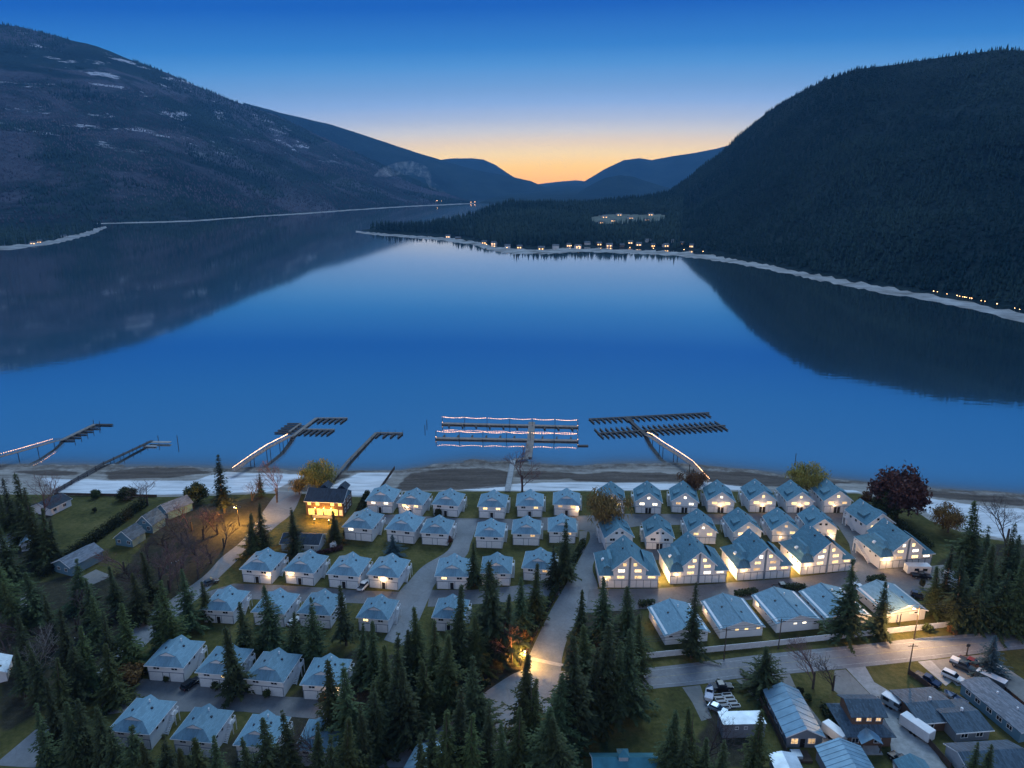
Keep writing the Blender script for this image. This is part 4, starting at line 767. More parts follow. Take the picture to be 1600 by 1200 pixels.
bot = smooth([(170.64,157.08), (126.06,151.38), (113.0,149.39), (95.84,146.49), (78.58,143.91), (64.6,142.08), (51.79,140.29), (42.42,138.32), (31.46,136.82), (18.54,134.1), (8.35,130.08), (1.33,122.61), (-5.64,114.19)])
road = sheet('main_road', top + bot, 'road', .070)
M['paint'] = mat('worn_road_paint', (.42, .42, .42), .8, .5, 1.2); M['ypaint'] = mat('worn_yellow_paint', (.40, .34, .18), .8, .5, 1.2)
TP = resample(smooth([(31.73,143.91), (45.94,146.25), (62.22,149.03), (87.33,152.77), (104.81,155.62), (131.04,158.56), (177.19,164.3)]), 60); BT = resample(smooth([(31.52,137.14), (42.5,138.65), (51.9,140.63), (64.73,142.42), (78.74,144.26), (96.04,146.85), (113.23,149.76), (126.33,151.76), (171.13,157.62)]), 60)
for k, mm in ((.13, 'paint'), (.495, 'ypaint'), (.87, 'paint')):
    a = TP * (1 - k + .006) + BT * (k - .006); c = TP * (1 - k - .006) + BT * (k + .006)
    sheet('lane_line', [tuple(q) for q in a] + [tuple(q) for q in c[::-1]], mm, .078, parent=road)
sheet('entrance_road', smooth([(3.3,142.77), (4.02,147.93), (6.11,154.97), (10.29,167.52), (15.59,181.21), (21.31,197.32), (25.3,208.91), (24.84,218.88)]) + smooth([(35.64,218.88), (31.85,206.76), (25.87,195.75), (23.95,188.97), (24.34,179.18), (21.77,170.54), (15.27,158.97), (12.5,149.89), (11.38,142.31)]), 'asphalt', .034)
sheet('threshold_strip', [(3.7,147.21), (12.12,144.38), (12.35,145.55), (3.88,148.42)], 'concrete', .076)
sheet('village_lane', smooth([(-32.14,154.97), (-31.31,161.74), (-31.9,175.25), (-29.58,182.92), (-26.5,191.18), (-20.01,200.51), (-18.73,212.44), (-19.23,221.75)]) + smooth([(-12.02,221.75), (-12.25,213.34), (-13.24,204.64), (-14.36,196.53), (-21.41,182.58), (-22.81,175.25), (-24.65,161.74), (-26.94,152.39)]), 'asphalt', .034)
for pts in ([(-54.36,225.67), (-39.94,225.67), (-17.54,222.72), (0.0,222.23), (24.17,223.2), (28.24,220.31), (22.22,213.79), (-12.72,214.25), (-21.36,216.08), (-53.02,219.35)],
            [(-79.77,181.21), (-67.64,180.53), (-54.49,179.18), (-42.35,177.53), (-30.54,176.87), (-28.52,170.24), (-45.49,171.47), (-57.91,172.09), (-88.84,174.61)],
            [(-86.68,140.51), (-73.52,139.19), (-49.98,134.31), (-35.48,133.28), (-34.31,126.63), (-50.99,128.53), (-58.3,129.69), (-83.29,129.69), (-88.2,128.53)],
            [(-23.1,177.86), (-11.73,177.86), (0.0,179.85), (13.29,182.58), (13.55,175.25), (0.0,172.09), (-19.07,169.63), (-22.88,169.63)],
            [(9.23,223.2), (38.9,226.17), (66.62,225.92), (92.52,226.92), (119.16,226.67), (118.33,217.01), (94.32,217.01), (64.68,218.41), (42.87,217.01), (26.3,212.44), (17.15,217.01)],
            [(109.89,221.75), (119.07,221.75), (112.42,204.64), (109.5,188.97), (100.7,186.8), (107.33,204.64)],
            [(21.69,178.19), (41.68,178.69), (62.5,181.72), (81.87,184.31), (101.45,188.42), (108.74,188.97), (127.7,191.18), (129.03,185.37), (112.67,172.71), (108.3,177.86), (97.47,177.86), (70.85,173.98), (52.17,170.24), (34.46,168.42), (19.64,166.63)],
            [(37.15,201.33), (42.17,201.33), (51.03,200.51), (49.13,194.59), (36.07,194.59)]):
    sheet('lane', pts, 'drive', .028)
sheet('left_street', smooth([(-102.02,114.83), (-99.31,127.58), (-99.03,135.14), (-97.13,147.45), (-96.75,163.72), (-90.25,184.31), (-89.17,195.75), (-86.72,206.76), (-86.89,220.31), (-87.27,238.21), (-86.83,244.95)]) + smooth([(-77.92,243.8), (-76.47,227.68), (-78.89,217.01), (-82.22,202.15), (-85.08,185.37), (-86.09,176.55), (-90.02,158.43), (-92.78,142.77), (-95.36,130.87), (-96.1,125.7), (-95.72,119.98), (-93.42,114.19)]), 'asphalt', .028)
for nm, pts, m_ in (('driveway', [(78.94,144.03), (83.8,144.73), (83.22,139.19), (86.96,133.48), (86.3,129.11), (85.14,116.13), (85.3,113.4), (74.33,113.4), (79.4,125.33), (80.62,133.89), (79.69,139.19)], 'concrete'),
                    ('driveway', [(97.22,146.49), (101.62,147.21), (102.83,140.51), (98.92,137.89)], 'concrete'), ('driveway', [(38.71,137.46), (42.95,138.11), (42.79,127.77), (40.35,126.82), (39.82,132.47)], 'gravel'),
                    ('driveway', [(59.95,141.18), (64.86,141.97), (64.41,136.18), (66.05,124.41), (65.21,118.79), (61.67,119.64), (60.1,137.03)], 'gravel'), ('driveway', [(51.69,139.96), (57.27,140.74), (56.76,134.1), (54.58,132.67)], 'gravel'),
                    ('driveway', [(75.86,143.22), (78.63,143.68), (80.61,133.28), (74.47,131.67), (72.69,136.61)], 'gravel'), ('driveway', [(100.71,146.97), (115.34,149.39), (118.23,140.07), (118.33,132.07), (112.69,132.07), (106.51,137.89), (101.4,137.89)], 'gravel'),
                    ('driveway', [(124.61,190.81), (135.33,192.69), (133.54,183.62), (120.36,176.87), (114.07,175.25)], 'gravel'), ('driveway', [(-136.21,166.04), (-135.63,176.87), (-130.88,173.66), (-131.32,158.97)], 'gravel'), ('driveway', [(-126.12,183.62), (-123.57,188.97), (-116.87,185.37), (-122.16,176.87)], 'gravel'), ('path', [(22.18,213.34), (24.92,213.34), (22.33,199.71), (20.79,198.11)], 'gravel'), ('path', [(46.51,137.25), (48.69,137.25), (48.82,130.48), (45.81,129.69)], 'soil')):
    sheet(nm, pts, m_, .022)

# ================================================================ fences
def fence(name, label, pts, h, mt, step_=2.4, t=.06, group=None):
    r = thing(name, label, 'fence', (*pts[0], 0), 0, group); o = Vector(pts[0])
    L = resample(pts, max(2, int(sum(math.dist(a, b) for a, b in zip(pts, pts[1:])) / step_) + 1))
    for i in range(len(L) - 1):
        a = Vector(L[i]) - o; b = Vector(L[i + 1]) - o; ln = (b - a).length; ang = math.atan2(b.y - a.y, b.x - a.x); q = round(ln, 2)
        part(r, 'panel', ('fp', q, h, mt), lambda: MB().box(.07, q - .07, -t / 2, t / 2, .06, h - .05).box(.07, q - .07, -t, t, h - .05, h + .02).box(.07, q - .07, -t, t, .12, .24).mesh('panel', M[mt]), (a.x, a.y, 0), ang)
        part(r, 'post', ('fpost', h, mt), lambda: MB().box(-.065, .065, -.065, .065, 0, h + .1).mesh('post', M[mt]), (a.x, a.y, 0), ang)
    e = Vector(L[-1]) - o; part(r, 'post', ('fpost', h, mt), None, (e.x, e.y, 0)); return r
fence('panel_fence', 'long white panel fence along the main road', [(32.42,147.69), (40.72,148.9), (62.5,152.14), (78.14,154.71), (96.16,157.62), (115.16,160.76), (126.26,162.02)], 1.6, 'fence')
fence('board_fence', 'dark board fence along the wide concrete driveway', [(85.33,133.08), (84.57,124.41), (85.62,113.72)], 1.5, 'brownf', 2.2)
fence('board_fence', 'dark board fence between the long trailer home and the right edge', [(107.99,145.55), (110.11,140.07), (111.59,130.48), (112.1,123.51)], 1.5, 'brownf', 2.2)
fence('board_fence', 'short dark board fence beside the parked blue pickup', [(92.59,141.86), (93.86,138.76), (94.79,135.76)], 1.4, 'brownf', 2.0)
fence('board_fence', 'dark board fence beside the long metal-roofed house', [(54.64,132.87), (55.01,126.26), (54.88,117.45)], 1.6, 'brownf', 2.2)
fence('board_fence', 'low dark fence beside the entrance road hedge', [(3.43,149.39), (9.61,167.52), (15.5,182.58)], 1.0, 'darkwood' if False else 'brownf', 2.6)
fence('board_fence', 'dark fence along the left street behind the duplexes', [(-88.84,129.69), (-86.09,142.31), (-86.41,145.08)], 1.5, 'brownf', 2.4)
fence('board_fence', 'dark board fence running down to the beach beside the pale sand', [(-49.68,242.66), (-48.19,256.01), (-47.1,266.18)], 1.5, 'brownf', 2.4)
fence('rail_fence', 'low dark fence above the beach at the left lawn', [(-168.45,241.54), (-150.47,240.98), (-129.95,239.86)], 1.0, 'brownf', 2.8)
fence('rail_fence', 'pale rail fence in lamplight at the entrance', [(-1.81,143.91), (1.26,151.89), (3.86,154.97)], 1.1, 'wood', 2.0)

# ================================================================ other buildings
def generic(root, w, d, ez, rz_, wall='white', roof='slate', axis='y', ov=.4, wins=(), flat=False, ribs=0, gable=None, trim='trim'):
    """plain house with a gable roof; front face at y=0, ridge along the axis"""
    hw = w / 2; gm_ = gable or wall
    if flat:
        MB().box(-hw, hw, 0, d, 0, ez).build('wall', M[wall], root)
        rf_ = MB().box(-hw - .12, hw + .12, -.12, d + .12, ez + .003, rz_).build('roof', M[roof], root)
    else:
        MB().box(-hw, hw, 0, d, 0, ez + .04).build('wall', M[wall], root)
        b = MB()
        if axis == 'y':
            pr = [(-hw, ez + .04), (hw, ez + .04), (0, rz_ - .12)]; g = MB().prism(pr, .003, .16); g2 = MB().prism(pr, d - .16, d - .003)
            for s in (-1, 1): b.face((s * (hw + ov), -ov, ez), (0, -ov, rz_), (0, d + ov, rz_), (s * (hw + ov), d + ov, ez))
        else:
            pr = [(0, ez + .04), (d, ez + .04), (d / 2, rz_ - .12)]; g = MB().prism(pr, -hw + .003, -hw + .16, 'x'); g2 = MB().prism(pr, hw - .16, hw - .003, 'x')
            b.face((-hw - ov, -ov, ez), (hw + ov, -ov, ez), (hw + ov, d / 2, rz_), (-hw - ov, d / 2, rz_)); b.face((-hw - ov, d + ov, ez), (hw + ov, d + ov, ez), (hw + ov, d / 2, rz_), (-hw - ov, d / 2, rz_))
        g.build('gable', M[gm_], root); g2.build('gable', M[gm_], root)
        rf_ = b.build('roof', M[roof], root, solid=.14)
        f = MB()
        if axis == 'y':
            for s in (-1, 1): f.bar((s * (hw + ov), -ov - .03, ez - .14), (0, -ov - .03, rz_ - .14), .05, .2)
        else:
            for s in (-1, 1):
                f.bar((s * (hw + ov + .03), -ov, ez - .14), (s * (hw + ov + .03), d / 2, rz_ - .14), .05, .2); f.bar((s * (hw + ov + .03), d + ov, ez - .14), (s * (hw + ov + .03), d / 2, rz_ - .14), .05, .2)
            f.box(-hw - ov, hw + ov, -ov - .06, -ov - .01, ez - .24, ez - .04)
        f.build('fascia', M[trim], rf_)
        for k in range(ribs):      # standing seams
            for s in (-1, 1):
                y = -ov + (d + 2 * ov) * (k + .5) / ribs
                MB().bar((s * (hw + ov), y, ez + .03), (0, y, rz_ + .03), .07, .09).build('seam', M[roof], rf_)
    for (x, y, z, ww, hh, r_, l) in wins: window(root, x, y, z, ww, hh, R(r_), l, 1)
    return rf_
def bld(name, label, spec, d, ez, rz_, rot=None, cat='house', **k):
    x, y, a, w = spec; r = thing(name, label, cat, (x, y, 0), R(a if rot is None else rot)); rf_ = generic(r, w, d, ez, rz_, **k); return r, rf_, w
# lit lodge by the beach
r, rf_, w = bld('lodge', 'brown two-storey house glowing yellow beside the beach', (-64.52,224.56,-5.4,13.18), 9.5, 5.4, 8.3, wall='brownsid', roof='navy', axis='x', gable='bluesid')
for x in (-.40, -.18, .22, .42): window(r, x * w, 0, 4.55, 1.1, 1.15, 0, 'lity', 1)
for x, ww in ((-.36, 1.9), (-.13, 1.9), (.08, 2.4), (.27, 1.9)): window(r, x * w, 0, 1.5, ww, 2.1, 0, 'lity', 1)
window(r, .43 * w, 0, 1.5, 1.0, 1.9, 0, 'litd', 1)
for yy in (2, 5, 7.5):
    for zz in (1.6, 4.3): window(r, w / 2, yy, zz, 1.2, 1.3, R(90), None, 1)
MB().box(-w * .3, w * .25, -1.7, -.01, 0, .45).box(-w * .3, w * .25, -1.7, -1.6, .45, .95).build('porch', M['concrete'], r)
for sx in (-.18, .30):
    MB().prism([(-1.9, 0), (1.9, 0), (0, 1.5)], 0, 4.2).build('gable_dormer', M['navy'], r, (sx * w, 7.2, 6.9))
for x in (-.25, -.02, .18): wall_lamp(r, x * w, 0, 3.0, 0, 110, (1, .46, .05))
r, rf_, w = bld('garage_building', 'dark-roofed garage in front of the glowing lodge', (-66.01,199.71,-3.9,11.83), 7, 2.7, 4.5, wall='palesid', roof='navy', axis='x'); 
for x in (-3, 1, 4): window(r, x, 0, 1.6, 1.0, .9, 0, None)
MB().box(-.9, .9, 0, 1.4, 0, 1.5).prism([(-1, 1.5), (1, 1.5), (0, 2.0)], -.1, 1.5).build('shed_body', M['trim'], thing('garden_shed', 'tiny white shed beside the dark-roofed garage', 'shed', (*(-56.32,201.74), 0), R(-8)))
# houses on the left
bld('bungalow', 'pale blue bungalow with grey roof left of the brushwood', (-131.75,186.44,-17.1,7.26), 10.5, 3.0, 4.9, rot=-22, wall='bluesid', roof='grey', wins=[(-1.5, 0, 1.7, 1.0, .9, 0, None), (1.5, 0, 1.7, 1.0, .9, 0, None), (3.2, 4, 1.7, 1.2, .9, 90, None), (3.2, 8, 1.7, 1.2, .9, 90, None)])
bld('cottage', 'blue gabled cottage in front of its twin by the long hedge', (-122.54,203.19,19.0,6.35), 5.6, 2.6, 5.4, rot=-14, wall='bluesid', roof='slate', wins=[(-1.8, 0, 1.5, 1.1, 1.0, 0, None), (1.8, 0, 1.5, 1.1, 1.0, 0, None)])
bld('cottage', 'blue gabled cottage behind its twin by the long hedge', (-120.56,212.44,17.0,6.11), 6.0, 2.9, 6.2, rot=-14, wall='bluesid', roof='slate', wins=[(-1.5, 0, 1.7, 1.0, 1.2, 0, None), (1.5, 0, 1.7, 1.0, 1.2, 0, None), (0, 0, 3.7, .9, .8, 0, None)])
bld('beach_house', 'brown-roofed house nearest the beach on the left', (-119.77,223.45,-13.3,6.36), 9, 2.8, 5.0, rot=-34, wall='bluesid', roof='grey', wins=[(-1.5, 0, 1.6, 1.1, 1.0, 0, None), (1.8, 0, 1.6, 1.1, 1.0, 0, None)])
bld('dark_roof_house', 'white-walled house with dark roof at the edge of the left lawn', (-158.02,228.76,74.8,8.46), 8, 2.6, 4.4, wall='white', roof='navy', axis='x', wins=[(-2.5, 0, 1.5, 1.2, .9, 0, None), (1.5, 0, 1.5, 1.2, .9, 0, None)])
bld('small_house', 'small blue-grey house half hidden at the far left edge', (-159.0,200.11,10.7,4.3), 6, 2.6, 4.4, wall='palesid', roof='mroof2')
bld('small_house', 'small blue-green shed between conifers at the far left', (-151.17,200.52,27.3,3.53), 5, 2.4, 3.9, wall='palesid', roof='mroof', cat='shed')
bld('small_house', 'white cottage corner at the lower left edge', (-118.05,138.76,24.8,4.15), 6, 2.5, 3.9, wall='white', roof='mroof2')
# lower right
r, rf_, w = bld('metal_roof_house', 'long grey house under a ribbed blue metal roof', (59.21,119.47,5.4,7.19), 13.2, 2.9, 4.9, rot=0, wall='greysid', roof='mroof', ribs=7)
window(r, -w * .28, 0, 1.6, 1.3, 1.2, 0, 'litd'); window(r, .2 * w, 0, 1.6, 1.4, 1.2, 0, 'litd'); door(r, -.05 * w, 0, .05)
for yy in (3, 6, 10): window(r, -w / 2, yy, 1.7, 1.2, 1.0, R(-90), None)
wall_lamp(r, w / 2 + .02, .6, 2.2, R(90), 16, (1, .75, .5), True)
x, y = (57.31,116.78); dk = thing('patio_deck', 'timber deck with a covered hot tub behind the long metal-roofed house', 'deck', (x, y, 0)); MB().box(-2.1, 2.1, -1.4, 1.4, 0, .5).build('platform', M['brownf'], dk); MB().box(-1.7, .3, -1.0, 1.0, .5, 1.25).build('hot_tub', M['mroof2'], dk, bevel=.08)
r, rf_, w = bld('two_storey_house', 'two-storey green-roofed house with porch gable and hedge', (72.53,119.73,7.9,8.73), 12, 2.8, 3.0, rot=0, wall='brownsid', roof='slate', flat=True)
hw = w / 2; b = MB(); e = hw + .7
for s in (-1, 1): b.face((s * e, -.7, 2.7), (s * (hw - 1.3), 2.2, 4.0), (s * (hw - 1.3), 10.0, 4.0), (s * e, 12.7, 2.7))
b.face((-e, -.7, 2.7), (e, -.7, 2.7), (hw - 1.3, 2.2, 4.0), (-hw + 1.3, 2.2, 4.0)); b.face((-e, 12.7, 2.7), (e, 12.7, 2.7), (hw - 1.3, 10, 4.0), (-hw + 1.3, 10, 4.0)); b.build('skirt_roof', M['slate'], r, solid=.14)
MB().box(-hw + 1.3, hw - 1.3, 2.2, 10.0, 3.0, 6.3).build('upper_storey', M['brownsid'], r)
b = MB(); e = hw - .6; b.face((-e, 1.5, 6.1), (e, 1.5, 6.1), (e, 6.6, 7.5), (-e, 6.6, 7.5)); b.face((-e, 10.7, 6.1), (e, 10.7, 6.1), (e, 6.6, 7.5), (-e, 6.6, 7.5)); b.build('upper_roof', M['slate'], r, solid=.15)
for x in (-.22, .02, .24): window(r, x * w, 2.2, 5.2, .9, .7, 0, 'litd')
b = MB(); b.face((-2.2, -2.9, 2.5), (0, -2.9, 3.9), (0, 1.2, 3.9), (-2.2, 0.2, 2.9)); b.face((2.2, -2.9, 2.5), (0, -2.9, 3.9), (0, 1.2, 3.9), (2.2, 0.2, 2.9)); b.build('porch_roof', M['mroof'], r, (-.6, 0, 0), solid=.1)
for s in (-1, 1): MB().box(-.09, .09, -.09, .09, 0, 2.5).build('porch_post', M['brownf'], r, (-.6 + 1.9 * s, -2.6, 0))
MB().box(-2.4, 2.4, -3.1, -.02, 0, .25).build('porch_floor', M['concrete'], r, (-.6, 0, 0))
for x in (-2.9, 1.6): window(r, x, 0, 1.5, 1.3, 1.1, 0, None)
r.scale = (1, .74, 1)
r = thing('low_bungalow', 'sprawling dark-roofed bungalow beside the white cargo trailer', 'house', (*(91.23,126.63), 0), 0)
for spec, dd, wl, rfm in (((89.49,124.0,14.9,9.29), 9.5, 'brownsid', 'slate'), ((94.44,121.28,18.1,7.44), 8.5, 'greysid', 'slate')):
    x, y, a, w = spec; o = Vector((x, y, 0)) - r.location
    wg = MB().box(-w / 2, w / 2, 0, dd, 0, 2.64).build('wing', M[wl], r, (o.x, o.y, 0), R(6))
    b = MB(); e = w / 2 + .5
    for s in (-1, 1): b.face((-e, s * (dd / 2 + .5) + dd / 2, 2.6), (e, s * (dd / 2 + .5) + dd / 2, 2.6), (e, dd / 2, 3.5), (-e, dd / 2, 3.5))
    b.build('roof', M[rfm], wg, solid=.14); MB().box(-e, e, -.56, -.51, 2.4, 2.62).build('fascia', M['trim'], wg)
    window(wg, -w * .25, 0, 1.5, 1.4, 1.0, 0, None); window(wg, w * .2, 0, 1.5, 1.4, 1.0, 0, None)
    MB().tube((w * .1, dd * .55, 3.3), (w * .1, dd * .55, 4.1), .28, n=8).build('vent', M['trim'], wg)
r, rf_, w = bld('trailer_home', 'long teal trailer home with low grey roof', (107.08,121.47,13.4,6.83), 15, 2.8, 3.5, rot=12, wall='bluesid', roof='grey')
for yy in (2.5, 5, 7.5, 10.5, 13): window(r, -w / 2, yy, 1.7, 1.2, .9, R(-90), None)
for yy in (5, 10): MB().tube((.8, yy, 3.2), (.8, yy, 3.8), .2, n=8).build('vent', M['trim'], rf_)
bld('metal_roof_house', 'blue metal roof at the bottom edge beside the two-storey house', (64.57,108.98,8.1,8.36), 7.4, 2.9, 4.9, rot=0, wall='greysid', roof='mroof', ribs=7)
bld('trailer_office', 'flat grey trailer building with pale roof near the raised beds', (47.84,122.17,3.5,8.79), 3.6, 3.3, 3.42, rot=2, wall='greysid', roof='mroof2', flat=True, cat='trailer', wins=[(-1.6, 0, 2.4, .6, .5, 0, None), (.3, 0, 2.4, .6, .5, 0, None)])
r, rf_, w = bld('turquoise_roof_house', 'turquoise-roofed building with a square cupola at the bottom edge', (21.56,107.66,1.4,12.02), 6.6, 3.2, 5.6, rot=0, wall='palesid', roof='mroof3', axis='x')
cu = MB().box(-1.1, 1.1, -1.1, 1.1, -1.2, .9).build('cupola', M['palesid'], r, (-.5, 3.6, 5.6)); cu.scale = (.8, .8, .8); b = MB()
for (p, q) in (((-1.4, -1.4), (1.4, -1.4)), ((1.4, -1.4), (1.4, 1.4)), ((1.4, 1.4), (-1.4, 1.4)), ((-1.4, 1.4), (-1.4, -1.4))): b.face((*p, .85), (*q, .85), (0, 0, 2.0))
b.build('cupola_roof', M['mroof3'], cu)
bld('dark_roof_house', 'dark-roofed house at the lower right behind two small conifers', (93.37,110.8,13.8,12.66), 7, 2.7, 4.2, rot=4, wall='palesid', roof='slate', axis='x')
bld('metal_shed', 'pale metal-roofed shed at the bottom edge beside the timber deck', (53.03,110.47,7.5,4.66), 4.6, 2.4, 2.9, rot=0, wall='greysid', roof='mroof2', cat='shed')
bld('metal_shed', 'blue metal roof at the bottom edge beside the dark lane', (-17.8,106.37,-4.3,7.68), 10, 2.6, 4.4, rot=-16, wall='greysid', roof='mroof', ribs=6, cat='shed')
bld('metal_shed', 'small teal roof at the bottom edge beside the black and red car', (77.12,108.32,4.8,5.31), 5, 2.4, 4.0, rot=0, wall='greysid', roof='teal2', cat='shed')
for i, (px, nm) in enumerate(zip([(45.9,134.51), (46.12,133.28), (46.34,132.07), (46.53,130.77), (48.16,134.93), (48.4,133.79), (48.61,132.57), (48.95,131.37)], range(8))):
    c_ = 'left' if i < 4 else 'right'; r = thing('raised_bed', f'white-framed raised garden bed, {["farthest", "second farthest", "second nearest", "nearest"][i % 4]} of the {c_} column', 'garden bed', (*px, 0), R(6), 'raised garden beds')
    cached('bedf', lambda: MB().box(-1.05, 1.05, -.45, -.37, 0, .35).box(-1.05, 1.05, .37, .45, 0, .35).box(-1.05, -.97, -.37, .37, 0, .35).box(.97, 1.05, -.37, .37, 0, .35).mesh('frame', M['trim']))
    link('frame', _cache['bedf'], r); link('soil', cached('beds', lambda: MB().box(-.96, .96, -.36, .36, .01, .25).mesh('soil', M['soil'])), r)

# ================================================================ vehicles
def paint(name, c, metal=.35): return mat(name, c, .28, .08, 1, metal=metal, spec=.5)
PAINT = dict(white=paint('white_car_paint', (.62, .63, .65), 0), black=paint('black_car_paint', (.012, .013, .017)), navy=paint('navy_car_paint', (.015, .03, .075)), silver=paint('silver_car_paint', (.30, .36, .42)), grey=paint('grey_car_paint', (.10, .11, .12)), red=paint('red_car_paint', (.22, .02, .015)))
M.update({'p_' + k: v for k, v in PAINT.items()}); M['tyre'] = mat('tyre_rubber', (.012, .012, .012), .9, .2, 4); M['rim'] = mat('wheel_rim', (.35, .35, .36), .35, .1, 3, metal=.7); M['hl'] = mat('headlight_glass', (.55, .57, .6), .15, .1, 1); M['tl'] = mat('tail_light', (.25, .01, .01), .3, .1, 1)
SHAPES = {  # body side profile (x forward, z), glasshouse profile
  'suv': (4.6, 1.85, [(-2.3, .45), (-2.3, 1.0), (-2.2, 1.08), (1.0, 1.06), (2.15, .92), (2.3, .75), (2.3, .42)], [(-2.2, 1.08), (-1.95, 1.66), (.25, 1.68), (1.05, 1.06)], [(-2.05, 1.6), (-1.93, 1.69), (.2, 1.71), (.42, 1.62)]),
  'car': (4.3, 1.75, [(-2.1, .42), (-2.15, .85), (-2.0, .98), (.85, .95), (2.05, .80), (2.15, .6), (2.15, .38)], [(-1.9, .98), (-1.3, 1.40), (.05, 1.42), (.9, .95)], [(-1.45, 1.34), (-1.28, 1.43), (.0, 1.45), (.22, 1.36)]),
  'pickup': (5.4, 1.95, [(-2.7, .55), (-2.7, 1.12), (-.75, 1.12), (-.75, 1.15), (1.2, 1.15), (2.55, 1.02), (2.7, .8), (2.7, .5)], [(-.9, 1.15), (-.75, 1.78), (.6, 1.80), (1.25, 1.15)], [(-.84, 1.72), (-.76, 1.83), (.55, 1.85), (.78, 1.73)])}
def vehicle(kind, label, loc, deg, c, cover=False, group=None, cat=None):
    L_, W_, prof, gl, rf = SHAPES[kind]; hw = W_ / 2; nm = {'suv': 'sport_utility_car', 'car': 'car', 'pickup': 'pickup_truck'}[kind]
    r = thing(nm, label, cat or {'suv': 'car', 'car': 'car', 'pickup': 'pickup'}[kind], (*loc, .03), R(deg), 'parked vehicles')
    def body():
        b = MB(); n = len(prof); i0 = len(b.v)
        for (y, ins) in ((-hw, .06), (-hw + .12, 0), (hw - .12, 0), (hw, .06)):
            for (x, z) in prof: b.v.append((x * (1 - ins * .25), y, z - (ins * .5 if z > .7 else -ins * .3)))
        for k in range(3):
            for j in range(n): b.f.append((k * n + j, k * n + (j + 1) % n, (k + 1) * n + (j + 1) % n, (k + 1) * n + j))
        b.f.append(tuple(range(n - 1, -1, -1))); b.f.append(tuple(range(3 * n, 4 * n))); return b.mesh('body', M['p_' + c])
    part(r, 'body', ('vb', kind, c), body)
    part(r, 'windows', ('vg', kind), lambda: MB().prism(gl, -hw + .16, hw - .16).mesh('windows', M['glass']))
    part(r, 'roof', ('vr', kind, c), lambda: MB().prism(rf, -hw + .2, hw - .2).mesh('roof', M['p_' + c]))
    if kind == 'pickup':
        part(r, 'bed', ('vbed',), lambda: MB().box(-2.62, -.85, -hw + .16, hw - .16, 1.10, 1.126).mesh('bed', M['dark']))
        if cover: part(r, 'canopy', ('vcan', c), lambda: MB().prism([(-2.66, 1.12), (-2.6, 1.7), (-.95, 1.74), (-.92, 1.12)], -hw + .1, hw - .1).mesh('canopy', M['p_white']))
    ax = .30 * L_; wr = .34 if kind != 'pickup' else .4
    for x in (-ax, ax):
        for s in (-1, 1):
            wl = part(r, 'wheel', ('vt', wr), lambda: MB().tube((0, -.11, 0), (0, .11, 0), wr, n=12).mesh('wheel', M['tyre']), (x, s * (hw - .12), wr)); part(wl, 'rim', ('vrim', wr), lambda: MB().tube((0, -.125, 0), (0, .125, 0), wr * .6, n=10).mesh('rim', M['rim']))
    for s in (-1, 1):
        part(r, 'headlight', ('vhl',), lambda: MB().box(-.06, .03, -.2, .2, -.08, .08).mesh('headlight', M['hl']), (L_ / 2 - .03, s * (hw - .32), prof[-2][1] - .02)); part(r, 'tail_light', ('vtl',), lambda: MB().box(-.04, .05, -.1, .1, -.14, .14).mesh('tail_light', M['tl']), (-L_ / 2 + .0, s * (hw - .2), .85))
    return r
def box_trailer(label, loc, deg, L_, W_, h, c='p_white', nose=False, cat='trailer', stripe=None):
    r = thing('box_trailer' if cat == 'trailer' else cat.replace(' ', '_'), label, cat, (*loc, .03), R(deg), 'parked vehicles')
    MB().box(-L_ / 2, L_ / 2, -W_ / 2, W_ / 2, .55, .55 + h).build('body', M[c], r, bevel=.06); MB().box(-L_ / 2 + .05, L_ / 2 - .05, -W_ / 2 + .05, W_ / 2 - .05, .55 + h, .62 + h).build('roof', M['p_white'], r)
    MB().bar((L_ / 2, -.5, .5), (L_ / 2 + 1.1, 0, .5), .08, .1).bar((L_ / 2, .5, .5), (L_ / 2 + 1.1, 0, .5), .08, .1).build('hitch', M['dark'], r)
    for x in (-.45, .45):
        for s in (-1, 1): part(r, 'wheel', ('trw',), lambda: MB().tube((0, -.1, 0), (0, .1, 0), .33, n=12).mesh('wheel', M['tyre']), (x, s * (W_ / 2 - .08), .33))
    if cat == 'camper':
        for s in (-1, 1):
            for x in (-1.6, .8): window(r, x, s * W_ / 2, 1.9, 1.1, .6, R(0 if s < 0 else 180), None, 0, 'dark')
        MB().box(-L_ / 2 - .02, -L_ / 2 + .001, -.8, .8, 1.5, 2.2).build('rear_window', M['glass'], r)
    return r
vehicle('pickup', 'black pickup parked on the grass near the raised garden beds', (47.26,136.82), 4, 'black'); vehicle('car', 'silver-blue hatchback parked beside the grey trailer building', (44.61,129.89), -38, 'silver')
vehicle('pickup', 'dark blue pickup parked behind the short dark fence', (95.42,139.19), -52, 'navy'); vehicle('suv', 'white sport utility car in the drive by the long trailer home', (101.81,140.29), -50, 'white')
vehicle('pickup', 'grey pickup with white canopy near the blue spruce', (106.53,144.14), -48, 'grey', True); vehicle('pickup', 'red pickup next to the blue spruce', (109.07,145.08), -48, 'red')
vehicle('suv', 'dark car parked between two duplexes of the fifth row', (-73.1,137.89), 62, 'black'); vehicle('pickup', 'white pickup parked between two duplexes of the third row', (-41.96,179.18), 72, 'white')
vehicle('pickup', 'dark pickup parked in front of the white camper', (118.9,184.31), -12, 'black'); vehicle('suv', 'dark car on the grass right of the cream garage', (112.83,173.98), -24, 'navy'); vehicle('car', 'white car on the lane behind the low garages', (97.93,178.85), 100, 'white')
